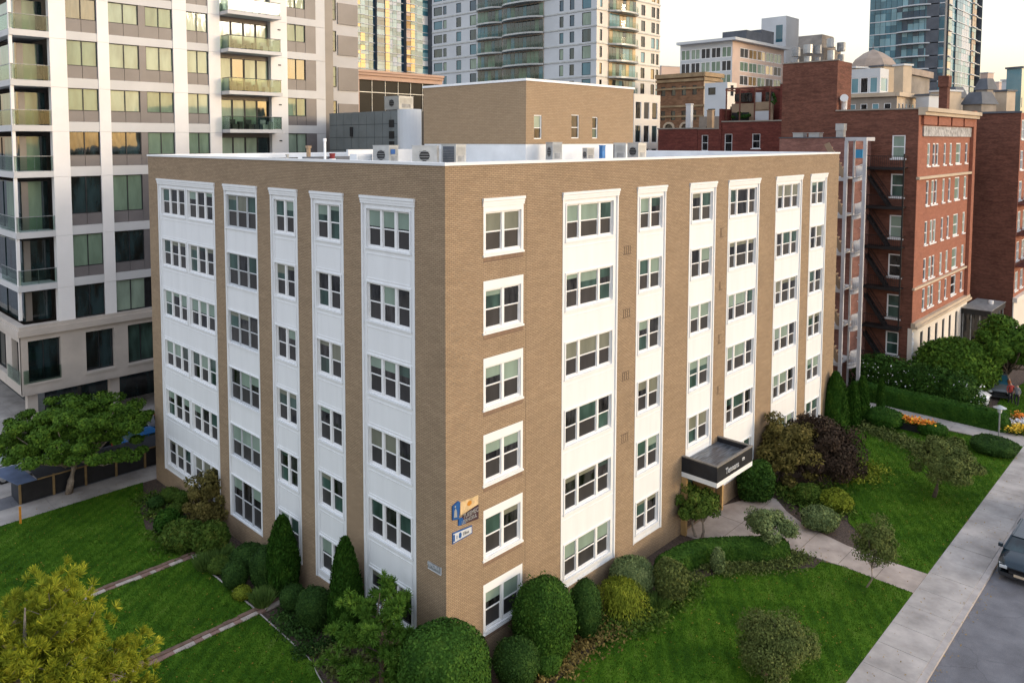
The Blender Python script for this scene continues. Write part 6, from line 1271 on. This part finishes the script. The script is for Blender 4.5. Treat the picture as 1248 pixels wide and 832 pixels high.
pine((-13.1, 3.2), 8.0, 3.3, LG_PINEY, 'big yellow-green pine rising from the lawn at the picture corner', 3600, 48, .21, 6, .20, .22, 62, BARKL)
# ---------------------------------------------------------------- short grass standing on the near lawn parts
def inside(P, poly):
    c = np.zeros(len(P), bool); n = len(poly)
    for i in range(n):
        (x0, y0), (x1, y1) = poly[i], poly[(i+1) % n]
        if y0 == y1: continue
        k = ((y0 > P[:, 1]) != (y1 > P[:, 1])) & (P[:, 0] < (x1-x0)*(P[:, 1]-y0)/(y1-y0)+x0); c ^= k
    return c
def tufts(name, polys, dens, label):
    A = []
    for poly in polys:
        q = np.array(poly); lo, hi = q.min(0), q.max(0); n = int(np.prod(hi-lo)*dens); P = rng.uniform(lo, hi, (n, 2)); A.append(P[inside(P, poly)])
    A = np.concatenate(A); n = len(A); P = np.concatenate([A, np.full((n, 1), .03)], 1); d = unit(rng.normal(0, .45, (n, 3))+(0, 0, 1)); s = unit(np.cross(d, rng.normal(0, 1, (n, 3))))*.014; L_ = rng.uniform(.03, .08, (n, 1))
    return quads_mesh(name, np.stack([P-s, P+s, P+d*L_+s*.3, P+d*L_-s*.3], 1), BLADE, label=label, cat='grass', kind='stuff')
tufts('grass', LAWN_SIDE, 420, 'short green grass of the side lawn panels')
tufts('grass', LAWN_FRONT, 420, 'short green grass of the front lawn')
def litter(name, x0, x1, y0, y1, n, z, label, mat):
    P = np.stack([rng.uniform(x0, x1, n), rng.uniform(y0, y1, n), np.full(n, z)+rng.uniform(0, .02, n)], 1)
    quads_mesh(name, leaves(P, np.tile((0, 0, 1.), (n, 1)), .035, .6, .25), mat, label=label, cat='leaves', kind='stuff')
DRYL = leaf('fallen_leaf', (.16, .10, .03), (.28, .17, .05), cc=(.35, .25, .08))
litter('fallen_leaves', -2, 44, -12.7, -3.2, 1500, .045, 'a few dry leaves scattered over lawn and pavement', DRYL)
litter('fallen_leaves', -12.5, -.2, 4.5, 28, 900, .05, 'a few dry leaves scattered over the side lawn and bed', DRYL)
litter('fallen_leaves', -2, 40, -12.95, -12.52, 220, -.115, 'dry leaves gathered along the gutter', DRYL)
# ================================================================ street things
def car(x, y, rz, paint, label, ln=4.7, wd=1.9, ht=1.72, glassm=None, z=-.13, suv=True, plate=False):
    """a parked car: lofted body, glass cabin, wheels, lamps; nose towards local -x"""
    t = empty('parked_car', (x, y, z), label, 'car', 'parked cars', rz); S_ = ln/4.7
    st = [(-2.33, .32, .66, .74), (-2.28, .22, .80, .86), (-2.0, .20, .93, .93), (-1.2, .2, 1.04, .95), (-.75, .2, 1.08, .95), (.6, .2, 1.08, .95), (1.7, .2, 1.10, .95), (2.15, .22, 1.08, .92), (2.33, .35, .9, .82)]
    V = []; F = []
    for sx_, zb, zt, hw in st:
        hw *= wd/1.9
        for (a, b) in ((-hw*.9, zb), (-hw, zb+.12), (-hw, zt-.16), (-hw*.93, zt-.03), (-hw*.6, zt+.02), (0, zt+.035), (hw*.6, zt+.02), (hw*.93, zt-.03), (hw, zt-.16), (hw, zb+.12), (hw*.9, zb)): V.append((sx_*S_, a, b))
    m = 11
    for i in range(len(st)-1):
        for j in range(m): a = i*m+j; b = i*m+(j+1) % m; F.append((a, b, b+m, a+m))
    mb = MB(); mb.v = V; mb.f = F+[tuple(range(m)), tuple(range((len(st)-1)*m, len(st)*m))[::-1]]; mb.m = [0]*len(mb.f); body = mb.build('body', paint, t, smooth=True)
    # cabin: glass with painted roof
    def ring(x_, z_, w__): return [(x_*S_, -w__, z_), (x_*S_, w__, z_)]
    cw = wd*.455; rw = wd*.36; x0, x1, x2, x3 = (-1.15, -.45, 1.9, 2.2) if suv else (-.95, -.2, 1.0, 1.75); zt = ht-.06
    c = [(x0*S_, -cw, 1.06), (x0*S_, cw, 1.06), (x1*S_, -rw, zt), (x1*S_, rw, zt), (x2*S_, -rw, zt), (x2*S_, rw, zt), (x3*S_, -cw, 1.08), (x3*S_, cw, 1.08)]
    mb = MB(); mb.v = c; mb.f = [(0,2,3,1), (4,6,7,5), (0,6,4,2), (1,3,5,7)]; mb.m = [0]*4; mb.build('windows', glassm or G_TEAL, t)
    mb = MB(); mb.prism([(x1*S_-.03, -rw-.02), (x2*S_+.03, -rw-.02), (x2*S_+.03, rw+.02), (x1*S_-.03, rw+.02)], zt, zt+.045)
    for s in (-1, 1):
        mb.bar((x0*S_, s*cw, 1.07), (x1*S_, s*rw, zt), .07); mb.bar((x3*S_, s*cw, 1.07), (x2*S_, s*rw, zt), .09); mb.bar((.45*S_, s*(cw+.005), 1.07), (.5*S_, s*(rw+.005), zt), .06)
        mb.bar((x1*S_, s*(rw-.04), zt+.07), (x2*S_, s*(rw-.04), zt+.07), .035) if suv else None
    mb.build('roof', paint, t)
    for sx_ in (-1.45, 1.42):
        for s in (-1, 1):
            k = 18; mb = MB().tube([(0, -.11, 0), (0, .11, 0)], .34, k); wv = mb.build('wheel', BLACK, t, loc=(sx_*S_, s*(wd/2-.12), .34)); MB().tube([(0, -.115, 0), (0, .115, 0)], .2, 12).build('rim', GREYMET, wv)
    for s in (-1, 1):
        mb = MB(); mb.quad((-2.345*S_, s*.5, .62), (-2.345*S_, s*.78, .64), (-2.20*S_, s*.86, .84), (-2.30*S_, s*.55, .78)); mb.box(-2.36*S_, -2.30*S_, s*.5, s*.8, .64, .76); mb.build('headlight', LTGREY, t)
        mb = MB().box(-.98*S_, -.80*S_, s*(wd/2), s*(wd/2+.18), 1.02, 1.18); mb.build('mirror', paint, t)
        mb = MB().box(2.30*S_, 2.36*S_, s*.5, s*.8, .72, .88); mb.build('tail_light', MATS.get('tail_red') or plain('tail_red', (.25, .01, .01), .3, .1, 2), t)
    mb = MB().box(-2.37*S_, -2.31*S_, -.42, .42, .48, .60); [mb.box(-2.375*S_, -2.31*S_, -.48, .48, .62+.045*i, .635+.045*i) for i in range(3)]; mb.build('grille', BLACK, t)
    MB().box(-2.375*S_, -2.30*S_, -.8, .8, .27, .44).build('bumper', DKMET, t)
    if plate: MB().box(-2.395*S_, -2.376*S_, -.22, .22, .38, .50).build('number_plate', CREAM, t)
    return t
def paint(name, c): return plain(name, c, .25, .03, .5, spec=.4, metal=.0, coat=.35)
car(26.5, -13.62, 0.0, paint('deep_teal_paint', (.004, .018, .030)), 'dark teal blue car parked at the kerb, its nose showing beside the wide pavement', plate=True, ht=1.56, glassm=G_NIGHT)
car(32.2, -13.7, 0.0, paint('dark_blue_paint', (.02, .035, .07)), 'dark blue car parked behind the teal one at the kerb', glassm=G_TWR3, ht=1.56)
car(*G(1213, 478)[:2], R_(18), paint('silver_paint', (.10, .11, .12)), 'silver grey SUV parked under the round tree near the people', glassm=G_TWR, z=0.0)
car(51.6, -4.9, R_(96), paint('white_paint', (.65, .66, .68)), 'small white car mostly hidden at the end of the flowering hedge', ln=3.9, ht=1.5, z=0.0)
car(6.2, 35.2, math.pi, paint('black_car_paint', (.012, .013, .016)), 'black car on the side street near the tan building end', ht=1.55, suv=False, glassm=G_TWR)
car(.4, 35.0, math.pi, paint('graphite_paint', (.02, .022, .028)), 'dark car with bright windows behind the street tree on the side street', ht=1.55, suv=False, glassm=G_TWR2)
car(1.8, 31.4, math.pi, paint('bright_blue_paint', (.01, .10, .28)), 'bright blue car partly hidden by the long dark barrier', ht=1.45, suv=False)
car(-5.4, 33.4, math.pi, paint('pale_car_paint', (.5, .5, .52)), 'pale car showing in small bits through the street tree crown', ht=1.45, suv=False)
# long dark barrier with sloping cover along the side pavement
FB = empty('street_barrier', (-7, 28.5, 0), 'long dark fabric barrier with timber posts and navy cover beside the side pavement', 'barrier')
mb = MB().box(0, 9.6, .03, .09, .02, 1.18); mb.build('fabric_side', BLACK, FB)
MB().box(0, .08, .09, 1.55, .02, 1.15).build('end_board', NAVY, FB)
for k in range(6): MB().box(.0+k*1.78, .12+k*1.78, -.05, .029, 0, 1.28).build('post', WOOD, FB)
mb = MB(); mb.v = [(.95, -.10, 1.22), (9.7, -.10, 1.22), (9.7, 1.65, 1.30), (.95, 1.65, 1.30), (.95, -.10, 1.27), (9.7, -.10, 1.27), (9.7, 1.65, 1.35), (.95, 1.65, 1.35)]; mb.f = [(0,3,2,1),(4,5,6,7),(0,1,5,4),(1,2,6,5),(2,3,7,6),(3,0,4,7)]; mb.m = [0]*6; mb.build('cover', NAVY, FB)
MB().box(.95, 9.7, -.13, -.101, 1.20, 1.28).build('edge_batten', WOOD, FB)
mb = MB(); mb.v = [(-.1, -.2, 1.24), (.9, -.2, 1.24), (.5, 2.4, 1.45), (-1.0, 2.4, 1.5), (-.1, -.2, 1.28), (.9, -.2, 1.28), (.5, 2.4, 1.49), (-1.0, 2.4, 1.54)]; mb.f = [(0,3,2,1),(4,5,6,7),(0,1,5,4),(1,2,6,5),(2,3,7,6),(3,0,4,7)]; mb.m = [0]*6; mb.build('blue_sheet', TARP, FB)
b = G(25, 638, 0); MB().box(b[0]-.05, b[0]+.05, b[1]-.05, b[1]+.05, 0, .95).box(b[0]-.055, b[0]+.055, b[1]-.055, b[1]+.055, .9, .96).build('marker_post', ORNG, label='short orange timber post at the lawn corner by the side pavement', cat='post')
b = G(305, 652, 0); MB().tube([(-.45, 13.2, .05), (-.45, 13.2, .5)], [.26, .30], 14).build('blue_tub', BLUEP, label='small blue tub against the shaded wall above the oval shrub', cat='tub')
# lamp post, people, flower bed, planter
b = G(1217, 535, 0); LP = empty('lamp_post', (b[0], b[1], 0), 'slim post lamp with cone cap at the end of the long clipped hedge', 'street lamp'); MB().tube([(0, 0, 0), (0, 0, 1.9)], .05, 8).build('pole', GREYMET2, LP); mb = MB().tube([(0, 0, 1.9), (0, 0, 2.25)], [.12, .16], 8); mb.build('lantern', LTGREY, LP); MB().tube([(0, 0, 2.25), (0, 0, 2.42)], [.42, .05], 10).build('cap', GREYMET, LP)
for k, (px, py) in enumerate(((1200, 418), (1210, 447), (1228, 446))):
    b = G(px, py+24, 0); t = empty('globe_lamp', (b[0], b[1], 0), ['white hooded garden lamp highest among the trees by the pavilion', 'white hooded garden lamp just past the round tree', 'white hooded garden lamp under the big street tree'][k], 'street lamp'); MB().tube([(0, 0, 0), (0, 0, 2.6)], .04, 6).build('pole', BLACK, t); MB().tube([(0, 0, 2.6), (0, 0, 2.95)], [.3, .12], 10).build('shade', LTGREY, t)
def person(px, py, top, legs, label, h=1.72, rz=0.0):
    b = G(px, py, 0); t = empty('person', (b[0], b[1], 0), label, 'person', rz=rz); s = h/1.72
    me = bpy.data.meshes.new('body'); J = [(0,0,.92,.13),(0,0,1.15,.13),(0,0,1.38,.145),(0,0,1.50,.055),(0,.0,1.62,.095),(.0,-.10,.86,.09),(.02,-.11,.48,.062),(-.03,-.11,.07,.042),(-.14,-.11,.03,.04),(0,.10,.86,.09),(-.12,.11,.48,.062),(.06,.11,.08,.042),(-.05,.11,.03,.04),(0,-.20,1.38,.055),(.05,-.25,1.12,.042),(-.08,-.25,.90,.034),(-.12,-.25,.82,.03),(0,.20,1.38,.055),(.02,.26,1.12,.042),(-.10,.25,.92,.034),(-.14,.25,.84,.03)]
    E_ = [(0,1),(1,2),(2,3),(3,4),(0,5),(5,6),(6,7),(7,8),(0,9),(9,10),(10,11),(11,12),(2,13),(13,14),(14,15),(15,16),(2,17),(17,18),(18,19),(19,20)]
    me.from_pydata([(x*s, y*s, z*s) for x, y, z, r in J], E_, []); o = bpy.data.objects.new('tmp_body', me); COL.objects.link(o)
    md = o.modifiers.new('s', 'SKIN'); 
    for i, v in enumerate(me.skin_vertices[0].data): v.radius = (J[i][3]*s, J[i][3]*s); v.use_root = (i == 0)
    sb = o.modifiers.new('d', 'SUBSURF'); sb.levels = 1; sb.render_levels = 1
    dg = bpy.context.evaluated_depsgraph_get(); m2 = bpy.data.meshes.new_from_object(o.evaluated_get(dg)); bpy.data.objects.remove(o); m2.name = 'body'
    SKINM = MATS.get('skin') or plain('skin', (.42, .25, .18), .6, .05, 2); m2.materials.clear(); [m2.materials.append(q) for q in (top, legs, SKINM, BLACK)]
    for p in m2.polygons:
        c = p.center/s; p.material_index = 2 if (1.47 < c[2] and c[0] < .03) or (c[2] < .93 and abs(c[1]) > .21) else 3 if c[2] > 1.55 or c[2] < .09 else (1 if c[2] < .93 else 0); p.use_smooth = True
    q = bpy.data.objects.new('body', m2); COL.objects.link(q); q.parent = t; return t
person(1231, 491, plain('red_top', (.30, .04, .035), .8, .1, 3), plain('dark_trousers', (.02, .02, .03), .8, .1, 3), 'person in red top and dark trousers standing beside the silver car', rz=.6)
person(1239, 494, plain('grey_top', (.20, .20, .22), .8, .1, 3), MATS['dark_trousers'], 'person in grey top walking toward the street past the one in red', rz=-.5)
person(1229, 484, plain('orange_top', (.40, .12, .04), .8, .1, 3), MATS['dark_trousers'], 'person in orange top closest to the car door', 1.65, rz=2.2)
def flowers(pts, r, cols, label, n=500, h=.45, name='flower_bed', size=.07):
    t = empty(name, (float(pts[0][0]), float(pts[0][1]), 0), label, 'flowers'); o0 = np.array(pts[0]); P = []
    for k in range(n): q = pts[rng.integers(0, len(pts))]; P.append((q[0]-o0[0]+rng.normal(0, r), q[1]-o0[1]+rng.normal(0, r), rng.uniform(.05, h)))
    P = np.array(P); quads_mesh('foliage', leaves(P, np.tile((0, 0, 1.), (n, 1)), size*1.2, .6, .7), LG_MIX, parent=t)
    for cm_, (c, f) in enumerate(cols):
        k = rng.random(n) < f; Q = P[k]+(0, 0, h*.35); m_ = MATS.get('petal_%s' % c) or plain('petal_%s' % c, dict(orange=(.75, .22, .02), yellow=(.80, .52, .04), white=(.75, .72, .75), red=(.5, .04, .02))[c], .7, .15, 5); quads_mesh('blossoms', leaves(Q, np.tile((0, 0, 1.), (len(Q), 1)), size, .9, .4), m_, parent=t)
    return t
flowers(walk((1232, 528), (1240, 527), (1247, 528), (1254, 529)), .3, [('yellow', .9)], 'row of yellow flowers in the bed by the street end of the hedge', 700)
flowers(walk((1235, 522), (1242, 521), (1250, 520)), .3, [('white', .8)], 'band of white flowers between the yellow and orange ones', 500)
flowers(walk((1244, 515), (1250, 514)), .35, [('orange', .9)], 'cluster of orange flowers highest in the street bed', 450)
b = G(1112, 524, 0); t = flowers([(b[0], b[1]), (b[0]+.1, b[1]-.9), (b[0], b[1]+.8)], .28, [('orange', .9), ('yellow', .3)], 'dark planter box overflowing with orange and yellow flowers on the far lawn edge', 900, .3, 'flower_planter', .08)
for c in t.children: c.location.z = .5
MB().box(-.45, .55, -1.3, 1.2, 0, .52).build('planter', BLACK, t)
